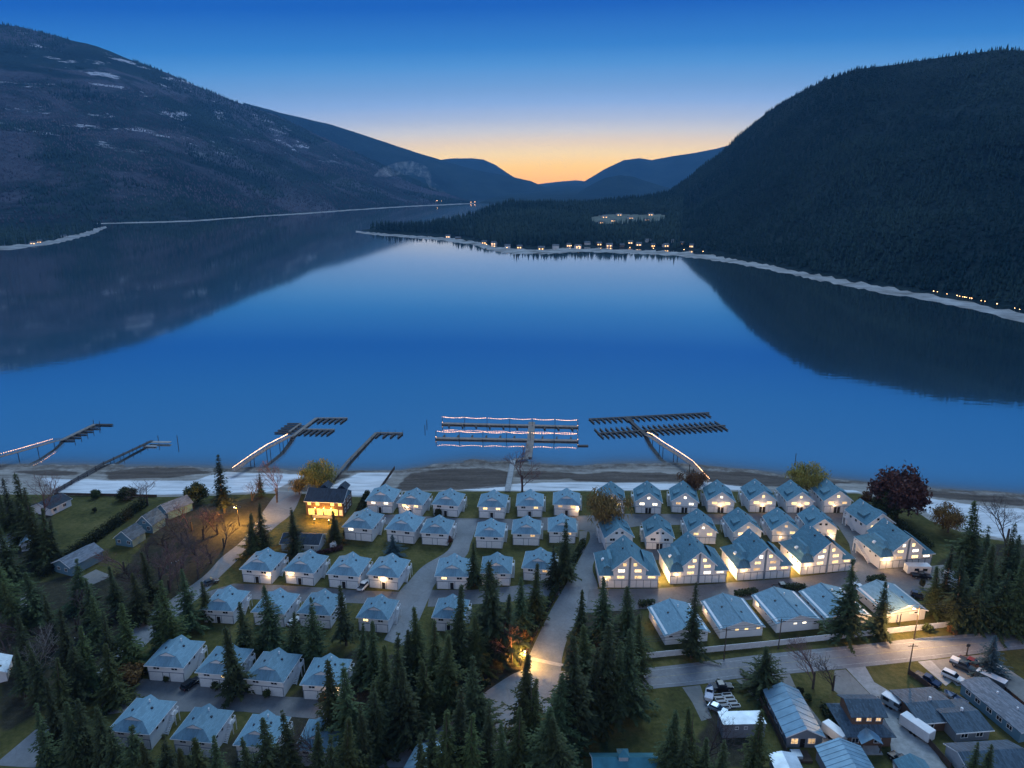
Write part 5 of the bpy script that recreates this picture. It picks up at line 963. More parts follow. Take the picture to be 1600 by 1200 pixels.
vehicle('suv', 'black and red-lit car at the bottom edge of the concrete driveway', (76.66,115.48), 118, 'black'); vehicle('car', 'white car between duplexes of the fourth row', (-56.71,162.02), 66, 'white'); vehicle('car', 'dark car parked beside the end of the left duplex lane', (-86.19,181.21), 40, 'grey'); vehicle('pickup', 'dark vehicle parked behind the low white garage nearest the road', (76.41,178.52), 4, 'grey')
box_trailer('long white cargo trailer beside the sprawling bungalow', (84.11,123.33), 118, 6.4, 2.3, 2.2); box_trailer('short pale camper trailer at the top of the concrete driveway', (82.98,131.27), 124, 4.0, 2.1, 1.8, 'p_silver', cat='camper')
box_trailer('white camper parked in front of the rightmost big gable house', (118.96,186.8), 178, 6.8, 2.5, 2.3, cat='camper'); box_trailer('long grey van-like trailer beside the dark fence at right', (109.41,138.54), 128, 6.0, 2.1, 1.7, 'p_grey'); box_trailer('small white utility trailer on grass near the blue spruce', (113.35,142.08), 12, 2.8, 1.5, .9)
box_trailer('white camper glimpsed among the right-hand conifers', (125.44,181.21), 70, 6.5, 2.4, 2.3, cat='camper'); box_trailer('narrow white trailer beside the two-storey house', (66.43,121.9), 118, 5.0, 2.0, 2.0)
def boat(label, loc, deg, L_=5.2):
    r = thing('motor_boat', label, 'boat', (*loc, .55), R(deg), 'boats'); b = MB(); st = [(-.5, .95, .0), (-.2, 1.0, .0), (.2, .9, .05), (.42, .5, .15), (.5, .04, .3)]
    for (t, wd, up) in st: x = t * L_; b.v += [(x, -wd, .9 + up), (x, -wd * .7, .25 + up), (x, 0, .0 + up * 1.5), (x, wd * .7, .25 + up), (x, wd, .9 + up)]
    for i in range(4):
        for k in range(4): b.f.append((i * 5 + k, i * 5 + 5 + k, i * 5 + 6 + k, i * 5 + 1 + k))
    b.f.append((4, 3, 2, 1, 0)); b.build('hull', M['p_white'], r); MB().face(*[(t * L_, -wd * .92, .86 + up) for t, wd, up in st], *[(t * L_, wd * .92, .86 + up) for t, wd, up in st[::-1]]).build('cover', M['p_navy'], r)
    MB().prism([(.1, .86), (.5, .86), (.2, 1.35), (.12, 1.35)], -.7, .7).build('windshield', M['glass'], r); MB().bar((-1.5, 0, -.15), (3.3, 0, -.15), .9, .1).build('trailer_frame', M['dark'], r)
    for s in (-1, 1): MB().tube((-.6, s * .95, -.22), (-.6, s * 1.12, -.22), .32, n=12).build('wheel', M['tyre'], r)
boat('small white boat on a trailer beside the raised garden beds', (43.98,134.31), 70, 4.6); boat('white motor boat on a trailer beside the trailer home', (97.7,132.67), 120, 4.8)


# ================================================================ docks
WZ = LAKE
def walk(root, name, pts, w, t=.22, mt='deck'):
    """a deck following 3D points"""
    b = MB()
    for a, c in zip(pts, pts[1:]): b.bar(a, c, w, t)
    return b.build(name, M[mt], root)
def pile(root, x, y, top, n=6, r=.16, bot=-6.0): return part(root, 'pile', ('pile', round(top - bot, 1), r), lambda: MB().tube((0, 0, 0), (0, 0, top - bot), r, r * .9, n).mesh('pile', M['darkwood']), (x, y, bot))
def rails(root, pts, h, off, sp_=2.2, mt='wood'):
    for s in (-1, 1):
        b = MB(); P3 = [Vector(p) for p in pts]
        for a, c in zip(P3, P3[1:]):
            n = Vector((-(c - a).y, (c - a).x, 0)).normalized() * off * s; b.bar(a + n + Vector((0, 0, h)), c + n + Vector((0, 0, h)), .07, .08); b.bar(a + n + Vector((0, 0, h * .5)), c + n + Vector((0, 0, h * .5)), .05, .06)
            k = max(1, int((c - a).length / sp_))
            for j in range(k): q = a + (c - a) * (j / k) + n; b.bar(q, q + Vector((0, 0, h)), .07, .07)
        b.build('railing', M[mt], root)
def lights_on(name, label, pts, sag=0.0, spacing=.9, r=.13, group='festoon lights on the docks'):
    root = thing(name, label, 'string lights', pts[0], 0, group); o = Vector(pts[0]); wire = MB(); bulbs = MB()
    for a, c in zip(pts, pts[1:]):
        a = Vector(a) - o; c = Vector(c) - o; n = max(2, int((c - a).length / spacing)); pr = None
        for j in range(n + 1):
            t = j / n; q = a.lerp(c, t) - Vector((0, 0, sag * 4 * t * (1 - t)))
            if pr is not None: wire.tube(pr, q, .02, n=3, cap=False)
            if j < n: bulbs.ball(q - Vector((0, 0, .08)), r * random.uniform(.75, 1.15), 5, 3)
            pr = q
    wire.build('wire', M['wire'], root); tag(bulbs.build('bulbs', M['fairy'], root), kind='stuff'); return root
def D(px, z): return (px[0], px[1], z)
FZ = WZ + .45
def finger(root, a, b, w=.9): return walk(root, 'finger_float', [a, b], w, .35, 'darkwood')
# 1: far left, lit ramp down to a stepped float
d1 = thing('dock', 'leftmost dock, lit curving ramp down to stepped floats', 'dock', (0, 0, 0), 0, 'docks')
ramp1 = [D((-219.12,270.03), 1.4), D((-212.49,275.52), 1.6), D((-209.03,282.3), 1.3), D((-206.41,290.91), .6), D((-205.32,300.42), -.6), D((-205.11,306.23), FZ)]
walk(d1, 'ramp', ramp1, 1.7); rails(d1, ramp1, 1.1, .8); walk(d1, 'main_float', [D((-205.48,305.39), FZ), D((-202.94,328.27), FZ)], 1.8, .4)
for a in ramp1[:-1]: pile(d1, a[0], a[1], a[2] - .1)
for k in range(5):
    t = k / 5; q = Vector(D((-205.48,305.39), FZ - .03)).lerp(Vector(D((-203.02,327.32), FZ - .03)), .04 + t * .96); finger(d1, q, q + Vector((5.4, 0, 0)), 1.0); pile(d1, q.x + 5.7, q.y, WZ + 2.2)
e = Vector(D((-202.94,328.27), FZ - .02)); finger(d1, e, e + Vector((8.8, -.2, 0)), 1.4); pile(d1, e.x + 3, e.y - .9, WZ + 2.4); pile(d1, e.x - 1, e.y + .9, WZ + 2.4)
lights_on('string_lights', 'string of lights along the curving ramp of the leftmost dock', [(x, y + .7, z + 1.25) for x, y, z in ramp1[:-1]])
# 2: dark pier with a pale platform
d2 = thing('dock', 'long dark pier crossing the left beach to a pale end platform', 'dock', (0, 0, 0), 0, 'docks')
pr = [D((-170.43,245.04), .1), D((-170.02,257.88), -.4), D((-169.22,274.13), -.9), D((-165.96,290.91), -1.4), D((-163.19,304.13), -1.6)]
walk(d2, 'pier_deck', pr, 1.8, .25, 'darkwood')
for a, c in zip(pr, pr[1:]):
    for k in range(3):
        q = Vector(a).lerp(Vector(c), k / 3)
        for s in (-.8, .8): pile(d2, q.x + s, q.y, q.z + (1.3 if s > 0 else .0), r=.12)
q = D((-163.16,302.88), -1.75); walk(d2, 'end_platform', [q, (q[0] + 9.0, q[1] - .4, -1.75)], 2.0, .3, 'concrete'); walk(d2, 'lower_platform', [(q[0] - 1.5, q[1] - 4.2, -2.1), (q[0] + 4.6, q[1] - 4.4, -2.1)], 1.2, .3, 'concrete'); pile(d2, *(-151.01,302.88), WZ + 4); pile(d2, *(-160.09,303.71), WZ + 3.5)
# 3: lit ramp, fingers both ways
d3 = thing('dock', 'dock with lit bowed ramp and floats branching both ways, left of centre', 'dock', (0, 0, 0), 0, 'docks')
ramp3 = [D((-110.58,263.27), .6), D((-107.57,275.52), 1.3), D((-104.99,287.86), 1.2), D((-102.62,297.99), .5), D((-101.94,307.08), -.8), D((-101.41,312.25), FZ)]
walk(d3, 'ramp', ramp3, 2.0); rails(d3, ramp3, 1.1, .95); walk(d3, 'main_float', [D((-101.82,309.64), FZ), D((-97.53,338.12), FZ)], 1.7, .4)
for a in ramp3[1:-1]: pile(d3, a[0] - .8, a[1], a[2] - .1); pile(d3, a[0] + .8, a[1], a[2] - .1)
for (a, b_) in (((-97.85,338.12), (-82.18,338.12)), ((-99.18,321.23), (-84.42,320.77))):
    A = Vector(D(a, FZ - .02)); B_ = Vector(D(b_, FZ - .02)); walk(d3, 'branch_float', [A, B_], 1.2, .35)
    for k in range(6): q = A.lerp(B_, .08 + k * .18); finger(d3, q + Vector((0, -.3, -.02)), q + Vector((-1.6, -7.5, -.02)), .8)
walk(d3, 'branch_float', [D((-105.1,317.58), FZ - .04), D((-103.13,329.72), FZ - .04)], 1.1, .35)
for k in range(5):
    q = Vector(D((-105.13,316.68), FZ - .06)).lerp(Vector(D((-103.13,329.72), FZ - .06)), k / 4); finger(d3, q, q + Vector((-6.6, 0, 0)), 1.0)
    if k < 4: finger(d3, q, q + Vector((5.2, -.4, 0)), .8)
lights_on('string_lights', 'string of lights along the bowed ramp left of centre', [(x - .6, y + .8, z + 1.25) for x, y, z in ramp3[:-1]], spacing=.6)
# 4: plain pier with one arm
d4 = thing('dock', 'slender pier with one arm of four fingers behind the glowing lodge', 'dock', (0, 0, 0), 0, 'docks')
pr = [D((-69.98,254.63), -.2), D((-68.67,279.76), -1.5), D((-63.78,316.23), FZ)]; walk(d4, 'pier_deck', pr, 1.4, .25, 'wood')
for k in range(7): q = Vector(pr[0]).lerp(Vector(pr[1]), k / 7) if k < 3 else Vector(pr[1]).lerp(Vector(pr[2]), (k - 3) / 4); pile(d4, q.x + .8, q.y, q.z + 1.0, r=.11)
A = Vector(D((-63.78,316.23), FZ - .02)); B_ = Vector(D((-51.38,315.78), FZ - .02)); walk(d4, 'branch_float', [A, B_], 1.2, .35, 'wood')
for k in range(4): q = A.lerp(B_, .16 + k * .28); finger(d4, q + Vector((0, -.3, -.02)), q + Vector((-1.3, -6.0, -.02)), .8); pile(d4, q.x, q.y + .8, WZ + 1.8, r=.1)
# 5: the double dock with festoons
d5 = thing('dock', 'wide double dock in the middle, hung with festoon lights', 'dock', (0, 0, 0), 0, 'docks')
rows = [(D((-34.06,329.72), FZ), D((31.76,324.95), FZ), 'far'), (D((-35.03,308.78), FZ), D((30.02,305.39), FZ), 'near')]
for a, c, nm in rows:
    A = Vector(a); C_ = Vector(c); walk(d5, 'main_float', [A, C_], 2.2, .4); pts = []
    for k in range(7):
        q = A.lerp(C_, k / 6); part(d5, 'lamp_post', ('d5post',), lambda: MB().box(-.10, .10, -.10, .10, 0, 3.3).mesh('lamp_post', M['brownf']), (q.x, q.y + .9, FZ)); pile(d5, q.x, q.y - 1.3, WZ + 1.0); pts.append((q.x, q.y + .9, FZ + 3.25))
    lights_on('string_lights', f'sagging festoon of lights along the {nm} deck of the middle double dock', pts, .45, .75)
    for k in range(10):
        q = A.lerp(C_, .05 + k * .1); sgn = -1 if nm == 'near' else -1; finger(d5, q + Vector((0, .8 if nm == 'near' else -.8, -.02)), q + Vector((.5, 4.6 if nm == 'near' else -4.6, -.02)), .7)
    for q in (A, C_): part(d5, 'end_frame', ('d5end',), lambda: MB().bar((0, -1.1, 0), (0, -1.1, 1.1), .12, .12).bar((0, 1.1, 0), (0, 1.1, 3.2), .12, .12).bar((0, -1.1, 1.1), (0, 1.1, 1.1), .1, .1).mesh('end_frame', M['brownf']), tuple(q))
for a, c, nm in ((rows[0][0], rows[0][0], 'far left'), (rows[0][1], rows[0][1], 'far right'), (rows[1][1], rows[1][1], 'near right'), (rows[1][0], rows[1][0], 'near left')):
    x, y, z = a; lights_on('string_lights', f'short upright string of lights at the {nm} corner of the double dock', [(x, y + .95, z + 3.2), (x, y + .9, z + .4), (x, y - 1.0, z + 1.1)], 0, .6)
walk(d5, 'cross_walk', [D((9.74,331.66), FZ + .02), D((8.45,305.39), FZ + .02), D((6.84,284.87), FZ + .02)], 3.2, .35)
gw_ = [D((6.81,283.39), FZ + .3), D((0.81,280.48), FZ + .5)]; walk(d5, 'landing', gw_, 2.0, .3)
g5 = [D((0.54,279.76), -1.5), D((-1.67,244.37), .35)]
gg = thing('gangway', 'pale steel gangway from the lawn to the middle double dock', 'gangway', (0, 0, 0)); walk(gg, 'walkway', g5, 2.0, .2, 'concrete'); rails(gg, g5, 1.1, .95, 1.8, 'steel')
# 6: right dock, two long finger rows
d6 = thing('dock', 'right-hand dock with two long rows of fingers and a lit ramp', 'dock', (0, 0, 0), 0, 'docks')
ramp6 = [D((74.8,251.59), .9), D((72.55,268.17), 1.5), D((68.83,280.48), 1.4), D((65.3,292.46), .9), D((63.25,305.39), -.3), D((62.31,313.12), FZ)]
walk(d6, 'ramp', ramp6, 1.9); rails(d6, ramp6, 1.1, .9)
for a in ramp6[1:-1]: pile(d6, a[0] - .8, a[1], a[2] - .1); pile(d6, a[0] + .8, a[1], a[2] - .1)
walk(d6, 'main_float', [D((62.31,313.12), FZ), D((57.23,340.16), FZ)], 1.6, .4, 'darkwood')
for (a, c, n, up) in (((38.22,336.61), (100.84,346.93), 22, False), ((40.21,315.34), (103.24,326.84), 24, True)):
    A = Vector(D(a, FZ - .03)); C_ = Vector(D(c, FZ - .03)); walk(d6, 'branch_float', [A, C_], 1.2, .35, 'darkwood')
    for k in range(n):
        q = A.lerp(C_, (k + .2) / n); finger(d6, q + Vector((0, -.4, -.02)), q + Vector((1.4, -6.2, -.02)), .7)
        if up: finger(d6, q + Vector((0, .4, -.02)), q + Vector((-1.3, 6.6, -.02)), .6)
lights_on('string_lights', 'string of lights along the ramp of the right-hand dock', [(x + .6, y + .7, z + 1.25) for x, y, z in ramp6], spacing=.6)
r = thing('float', 'single dark float drifting between the two largest docks', 'float', (*(31.8,299.61), WZ)); MB().box(-2.3, 2.3, -.7, .7, -.1, .4).build('deck', M['darkwood'], r); MB().bar((-2, -.5, .4), (-2, -.5, .8), .1, .1).build('cleat', M['steel'], r)
for k, (px, lab) in enumerate((((-41.5,321.23), 'left of the double dock, nearer'), ((-41.45,328.75), 'left of the double dock, farther'), ((120.68,283.39), 'alone off the right beach'))): tag(MB().tube((0, 0, -4), (0, 0, 2.4), .16, .14, 7).prism([(-.2, 2.4), (.2, 2.4), (0, 2.7)], -.2, .2).build('mooring_pile', M['darkwood'], None, (px[0], px[1], WZ)), f'dark mooring pile standing in water {lab}', 'pile', 'mooring piles')

# ================================================================ poles, street lamps and wires
def pole(label, base, h, arm=0, lamp=None, cross=True, name='utility_pole', rz=0, wood='pole'):
    r = thing(name, label, 'pole' if not lamp else 'street lamp', (*base, 0), R(rz)); MB().tube((0, 0, 0), (0, 0, h), .17, .11, 8).build('shaft', M[wood], r)
    if cross: MB().box(-1.1, 1.1, -.06, .06, h - .75, h - .6).build('crossarm', M['pole'], r); [MB().tube((x, 0, h - .6), (x, 0, h - .38), .06, n=6).build('insulator', M['trim'], r) for x in (-.95, 0.25, .95)]
    if arm:
        MB().tube((0, 0, h - 1.2), (arm, 0, h - .5), .045, n=6).build('arm', M['steel'], r); MB().box(min(arm - .15, arm + .45), max(arm - .15, arm + .45), -.14, .14, h - .55, h - .38).build('lamp_head', M['steel'], r)
        if lamp: MB().ball((arm + .15, 0, h - .6), .16).build('bulb', M['bulb'], r); light(r, (arm + .15, 0, h - .85), *lamp)
    return r
pole('street lamp with orange light at the bend of the left street', (-91.32,217.01), 7.5, -1.2, (6500, (1, .50, .09), .2), name='street_lamp')
pole('utility pole with street lamp beside the cream garage fence', (101.05,155.23), 9.5, -1.6, (3600, (1, .58, .25), .2), name='street_lamp')
pole('utility pole at the lower lawn, beside the blue pickup', (92.56,142.08), 8.2); pole('utility pole against the second low garage', (50.96,147.21), 9.0); pole('utility pole against the third low garage', (65.55,151.38), 8.5)
pole('dark sign post across the road from the blue spruce', (110.21,148.66), 3.4, cross=False, name='sign_post'); MB().box(-.45, .45, -.03, .03, 2.6, 3.3).build('sign_plate', M['dark'], bpy.data.objects['sign_post'])
r = pole('entrance lamp with warm light above the pale threshold strip', (1.98,145.08), 4.5, .9, (2400, (1, .52, .12), .2), cross=False, name='street_lamp', wood='dark')
pole('short lamp post in front of the cream garage', (100.32,160.9), 3.6, cross=False, name='garden_lamp_post', wood='dark'); pole('white entrance lamp on posts at the right end of the fence', (118.37,160.07), 4.2, .6, (110, (1, .85, .65), .2), cross=False, name='street_lamp', wood='fence')
pole('utility pole among the left-hand conifers', (-99.57,142.31), 10.5, rz=45); pole('utility pole beside the left street, near its bend', (-93.41,176.87), 10, rz=45)
for i, (a, h) in enumerate((((-1.53,145.78), .9), ((-0.46,147.69), .9), ((0.47,149.64), .9), ((1.42,151.63), .9), ((2.39,153.67), .9), ((3.54,154.97), .9))):
    r = thing('bollard_light', f'{nth(i, 6)} small glowing bollard in the line beside the entrance', 'bollard light', (*a, 0), 0, 'bollard lights at the entrance'); link('post', cached('bol', lambda: MB().tube((0, 0, 0), (0, 0, .8), .09, n=8).mesh('post', M['dark'])), r); light(r, (0, -.25, 1.05), 45, (1, .52, .10), .1); link('bulb', cached('bolb', lambda: MB().ball((0, 0, .9), .13).mesh('bulb', M['bulbw'])), r)
for px, lab in (((-66.53,218.88), 'left lamp added to light the lawn before the glowing lodge'), ((-61.54,217.94), 'right lamp added to light the lawn before the glowing lodge')):  # lamps added only to make the lodge lawn glow orange
    r = thing('added_lawn_lamp', lab, 'added lamp', (*px, 0), 0, 'added lawn lights before the lodge'); MB().tube((0, 0, 0), (0, 0, 1.6), .05, n=6).build('post', M['dark'], r); MB().ball((0, 0, 1.7), .12).build('bulb', M['bulb'], r); light(r, (0, 0, 2.2), 420, (1, .44, .05))
def wires(label, pts, n=3, sag=.9):
    r = thing('overhead_wires', label, 'wires', pts[0]); o = Vector(pts[0])
    for k in range(n):
        b = MB()
        for a, c in zip(pts, pts[1:]):
            a = Vector(a) - o; c = Vector(c) - o; dr = (c - a).normalized(); off = Vector((-dr.y, dr.x, 0)) * (k - (n - 1) / 2) * .95; pv_ = None
            for j in range(13):
                t = j / 12; q = a.lerp(c, t) + off - Vector((0, 0, sag * 4 * t * (1 - t)))
                if pv_ is not None: b.tube(pv_, q, .035, n=4, cap=False)
                pv_ = q
        b.build('wire', M['wire'], r)
wires('overhead wires above the left street', [(*(-103.5,118.79), 10.3), (*(-99.57,142.31), 10.3), (*(-93.41,176.87), 9.8), (*(-91.32,217.01), 7.6)])
wires('overhead wires along the white roadside fence', [(*(23.96,142.31), 9.0), (*(50.96,147.21), 8.8), (*(65.55,151.38), 8.3), (*(101.05,155.23), 9.3), (*(146.56,161.74), 9.0)])


# ================================================================ trees
def leafmat(name, c, c2, trans=.0):
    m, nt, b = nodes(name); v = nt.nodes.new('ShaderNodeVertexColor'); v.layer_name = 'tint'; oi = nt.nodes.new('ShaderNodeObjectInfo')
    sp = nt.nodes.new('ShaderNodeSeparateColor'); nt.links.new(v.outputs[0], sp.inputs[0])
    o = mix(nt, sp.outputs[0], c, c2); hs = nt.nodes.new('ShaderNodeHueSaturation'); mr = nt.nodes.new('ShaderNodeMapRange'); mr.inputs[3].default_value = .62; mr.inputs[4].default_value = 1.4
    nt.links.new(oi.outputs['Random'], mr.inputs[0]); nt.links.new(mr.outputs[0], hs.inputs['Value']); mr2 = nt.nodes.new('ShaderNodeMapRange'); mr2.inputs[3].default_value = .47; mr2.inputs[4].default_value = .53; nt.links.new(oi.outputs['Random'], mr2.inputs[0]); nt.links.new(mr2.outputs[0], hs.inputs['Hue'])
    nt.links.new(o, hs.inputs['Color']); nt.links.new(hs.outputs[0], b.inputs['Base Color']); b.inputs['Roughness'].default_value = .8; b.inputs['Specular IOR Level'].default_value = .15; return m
M['needle'] = leafmat('conifer_needles', (.012, .022, .012), (.074, .088, .034)); M['cedar'] = leafmat('cedar_foliage', (.020, .030, .012), (.085, .095, .030)); M['spruce'] = leafmat('blue_spruce_needles', (.020, .038, .042), (.07, .11, .12))
M['bark'] = mat('bark', (.085, .065, .052), .95, .4, 1.5); M['palebark'] = mat('pale_bark', (.20, .17, .15), .9, .35, 1.5); M['twig'] = mat('bare_twigs', (.085, .060, .058), .95, .35, .4); M['ptwig'] = mat('reddish_twigs', (.16, .09, .085), .95, .35, .4)
M['willow'] = leafmat('willow_twigs', (.085, .060, .018), (.26, .19, .055)); M['owillow'] = leafmat('brown_willow_twigs', (.075, .042, .018), (.20, .12, .05)); M['maroon'] = leafmat('maroon_foliage', (.028, .014, .016), (.085, .035, .035)); M['hedge'] = leafmat('hedge_leaves', (.012, .018, .008), (.055, .065, .024)); M['shrub'] = leafmat('shrub_leaves', (.014, .020, .010), (.060, .070, .026)); M['rshrub'] = leafmat('rusty_shrub', (.06, .03, .012), (.20, .10, .04))
def conifer_mesh(seed, m, slim=1.0, open_=0.0, h=20.0):
    """crown of a conifer of height h: whorls of drooping branches, each a spray of small needle faces"""
    r = np.random.default_rng(seed); V = []; F = []; C = []
    z = h * (.10 + .10 * open_); lev = 0; rad0 = h * .205 * slim
    lean = r.normal(0, .016, 2) * h; ph = r.random(3) * 6.28
    while z < h * .985:
        t = (z / h - .08) / .92; rr = rad0 * (1 - t) ** 1.02 * (.72 + .5 * r.random()) + .10; nb = int(4 + 5 * (1 - t)) + r.integers(0, 3)
        if r.random() < open_ * .35: z += h * .02
        for k in range(nb):
            a = 6.283 * (k + r.random() * .9) / nb + lev * 1.7; L = rr * r.uniform(.5, 1.25) * (1 + .24 * math.sin(a * 2 + ph[0] + z * .45) + .20 * math.sin(a * 3 + ph[1] - z * .8)); droop = -.10 - .42 * (1 - t) * r.uniform(.6, 1.2); dx, dy = math.cos(a), math.sin(a)
            ns = max(3, int(L / .42)); shade = r.random()
            for j in range(ns):
                s = (j + .35 + r.random() * .5) / ns; px, py, pz = dx * L * s, dy * L * s, z + droop * L * s + .18 * L * s * s
                sz = (.36 + .34 * (1 - s) * (L / rad0) ** .5 + .16 * r.random()) * (.75 + .02 * h) * (1 - .62 * t)
                for q in range(2):
                    b_ = a + r.uniform(-1.15, 1.15); ex, ey = math.cos(b_) * sz * 1.5, math.sin(b_) * sz * 1.5; ez = -sz * r.uniform(.1, .75); nx_, ny_ = -math.sin(b_) * sz * .5, math.cos(b_) * sz * .5
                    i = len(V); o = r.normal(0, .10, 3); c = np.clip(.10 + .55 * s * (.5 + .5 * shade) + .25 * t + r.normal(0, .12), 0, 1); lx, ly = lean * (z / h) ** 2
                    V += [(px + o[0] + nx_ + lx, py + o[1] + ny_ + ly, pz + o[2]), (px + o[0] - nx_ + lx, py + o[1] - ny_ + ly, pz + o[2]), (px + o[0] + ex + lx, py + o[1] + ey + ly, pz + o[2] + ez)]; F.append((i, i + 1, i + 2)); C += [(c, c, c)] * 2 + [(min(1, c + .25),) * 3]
        z += h * .0235 * (.8 + .5 * r.random()) * (1.15 - .45 * t); lev += 1
    i = len(V); V += [(lean[0] - .12, lean[1], h * .965), (lean[0] + .12, lean[1], h * .965), (lean[0], lean[1], h * 1.01)]; F.append((i, i + 1, i + 2)); C += [(.5, .5, .5)] * 3
    return npmesh('crown', np.array(V), np.array(F), m, np.array(C)), lean
CON = []
for k in range(7):
    sl, op = [(1.0, .1), (.85, .3), (1.15, 0.0), (.78, .5), (1.05, .25), (.9, .0), (.72, .15)][k]
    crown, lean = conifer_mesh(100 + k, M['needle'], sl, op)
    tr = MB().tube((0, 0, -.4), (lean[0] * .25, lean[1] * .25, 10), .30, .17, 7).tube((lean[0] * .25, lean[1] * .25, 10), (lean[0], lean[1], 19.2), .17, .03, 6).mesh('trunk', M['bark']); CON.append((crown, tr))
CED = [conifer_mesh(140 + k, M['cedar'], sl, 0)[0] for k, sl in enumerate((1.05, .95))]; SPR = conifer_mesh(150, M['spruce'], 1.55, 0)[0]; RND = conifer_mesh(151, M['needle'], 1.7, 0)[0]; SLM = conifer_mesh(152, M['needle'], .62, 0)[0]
def conifer(label, spec, var=None, crown=None, group='conifers', wide=1.0, name='conifer_tree'):
    x, y, h = spec; r = thing(name, label, 'tree', (x, y, 0), random.uniform(0, 6.28), group); c, t = CON[var if var is not None else random.randrange(7)]
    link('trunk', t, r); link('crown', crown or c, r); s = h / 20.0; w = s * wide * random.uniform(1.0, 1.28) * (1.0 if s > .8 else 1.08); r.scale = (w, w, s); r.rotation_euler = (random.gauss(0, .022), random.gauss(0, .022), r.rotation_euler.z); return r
def clump(desc, items, kind='conifer', wide=1.0):
    items = sorted(items, key=lambda q: q[0] / q[1])
    for i, q in enumerate(items):
        use_c = random.random() < .3; conifer(f'{nth(i, len(items))} {kind} {desc}', q[:3], crown=random.choice(CED) if use_c else None, wide=wide)
clump('in the group at the far left lawn edge', [(-159.51,208.04,21.4), (-154.11,205.48,23.8), (-142.48,192.69,24.3), (-139.03,191.18,18.5), (-160.9,204.64,16.6), (-137.65,192.69,14.4)])
clump('beside the left street, upper part', [(-98.28,172.09,16.0), (-82.07,158.97,18.2), (-83.06,150.38,19.4), (-79.92,163.72,11.9), (-104.23,165.46,14.8), (-115.81,169.02,15.0), (-96.68,162.58,14.4), (-86.36,152.39,14.7), (-106.7,158.97,15.3)])
clump('in the dark stand at the left edge of the street', [(-101.13,151.89,14.7), (-88.79,142.31,19.0), (-91.93,140.07,18.0), (-100.9,138.76,19.7), (-102.58,131.67,16.2), (-133.77,165.46,18.9), (-123.24,161.74,15.8), (-108.39,134.1,13.2), (-95.64,137.25,15.8), (-125.49,157.62,15.6), (-112.82,152.39,15.2), (-95.6,133.69,15.1), (-142.36,180.19,19.1), (-96.0,127.77,14.7), (-113.34,142.77,15.4), (-87.05,132.07,15.0)])
clump('in the lower left corner', [(-90.39,117.45,17.8), (-81.97,113.25,16.8), (-83.64,111.85,17.1), (-77.73,112.31,16.7), (-69.8,108.83,15.2), (-63.57,107.37,13.7), (-57.18,106.94,13.8), (-53.85,106.65,14.6), (-74.3,109.57,13.8), (-88.82,111.85,16.8), (-59.53,105.52,13.3), (-65.97,106.65,13.2)])
clump('among the fourth-row duplex roofs', [(-59.1,151.89,17.8), (-47.2,146.97,17.4), (-41.15,152.9,17.5), (-64.04,148.9,14.8), (-52.11,147.45,13.2)])
conifer('narrow cypress-like conifer in front of a fifth-row duplex', (-61.34,134.51,18.7), crown=SLM, wide=1.25)
clump('beside the curving lane and the duplexes right of it', [(-10.75,179.85,14.1), (6.02,162.58,17.2), (2.12,157.62,16.5), (15.32,182.58,19.8), (12.41,180.19,13.1)])
clump('in the tall dark stand left of the entrance', [(-4.83,149.39,26.1), (-12.61,142.77,23.7), (-21.49,140.51,19.7), (-13.95,130.48,18.9), (-1.25,149.89,16.8), (-17.0,135.76,18.8), (-8.11,142.77,15.4), (-23.4,138.32,14.3)])
clump('in the front left-centre stand', [(-35.86,119.98,20.2), (-31.24,114.83,22.7), (-30.99,136.61,18.5), (-34.0,137.89,16.2), (-23.09,121.73,24.3), (-26.94,128.15,18.3), (-20.87,119.98,19.0), (-26.92,117.45,18.1), (-27.55,110.78,17.7), (-18.34,126.26,15.8)])
clump('along the bottom edge left of centre', [(-44.54,108.39,16.7), (-40.95,109.28,17.3), (-36.04,108.1,15.8), (-30.31,106.65,18.5), (-48.14,106.65,14.3), (-32.87,104.96,15.8)])
clump('in the bottom centre stand', [(-7.26,121.73,19.8), (-9.76,110.32,22.0), (-14.9,108.1,17.5), (-4.64,110.32,18.8), (-1.8,108.1,16.5), (-11.89,106.65,19.8), (-7.33,105.94,19.1), (-16.3,103.85,16.8)])
clump('just right of the lit entrance', [(2.6,119.47,22.3), (4.1,117.45,18.1), (12.39,119.98,25.4), (6.01,108.1,20.5), (9.18,116.62,19.4), (0.97,109.57,17.3), (8.45,104.96,19.9)])
clump('in the stand between the entrance road and the lawn', [(16.95,152.39,15.8), (22.66,153.67,18.5), (27.9,150.38,18.2), (19.95,127.2,23.9), (24.81,128.53,21.5), (16.88,125.33,19.5), (22.01,126.26,20.4), (28.89,140.51,16.9), (16.82,138.32,15.9)])
conifer('slim conifer in front of the low garage nearest the road', (43.29,147.93,20.2), 5, wide=.92)
conifer('tall conifer at the fence, in front of the fourth big house', (84.19,156.02,22.7), 0); conifer('smaller conifer at the fence, in front of the cream garage', (92.56,156.28,15.8), 1)
clump('in the big stand behind the right end of the fence', [(114.42,166.63,20.4), (114.08,160.35,21.7), (123.44,158.97,17.8), (127.12,157.62,21.4), (130.01,157.08,20.7), (111.86,166.63,13.8), (119.03,159.79,19.1), (123.24,161.74,13.1), (125.57,158.97,12.0), (116.07,160.9,13.6), (133.29,158.97,15.7), (126.09,167.52,20.0), (136.01,172.09,20.3)])
clump('rising behind the right-hand stand near the beach', [(130.49,182.58,25.1), (136.35,175.25,22.5), (131.5,176.87,20.7)])
conifer('round dark conifer where the road meets a gravel drive', (56.76,135.76,11.4), crown=RND, wide=1.25); conifer('blue spruce beside the red pickup', (110.67,141.41,11.0), crown=SPR, wide=1.0, name='blue_spruce')
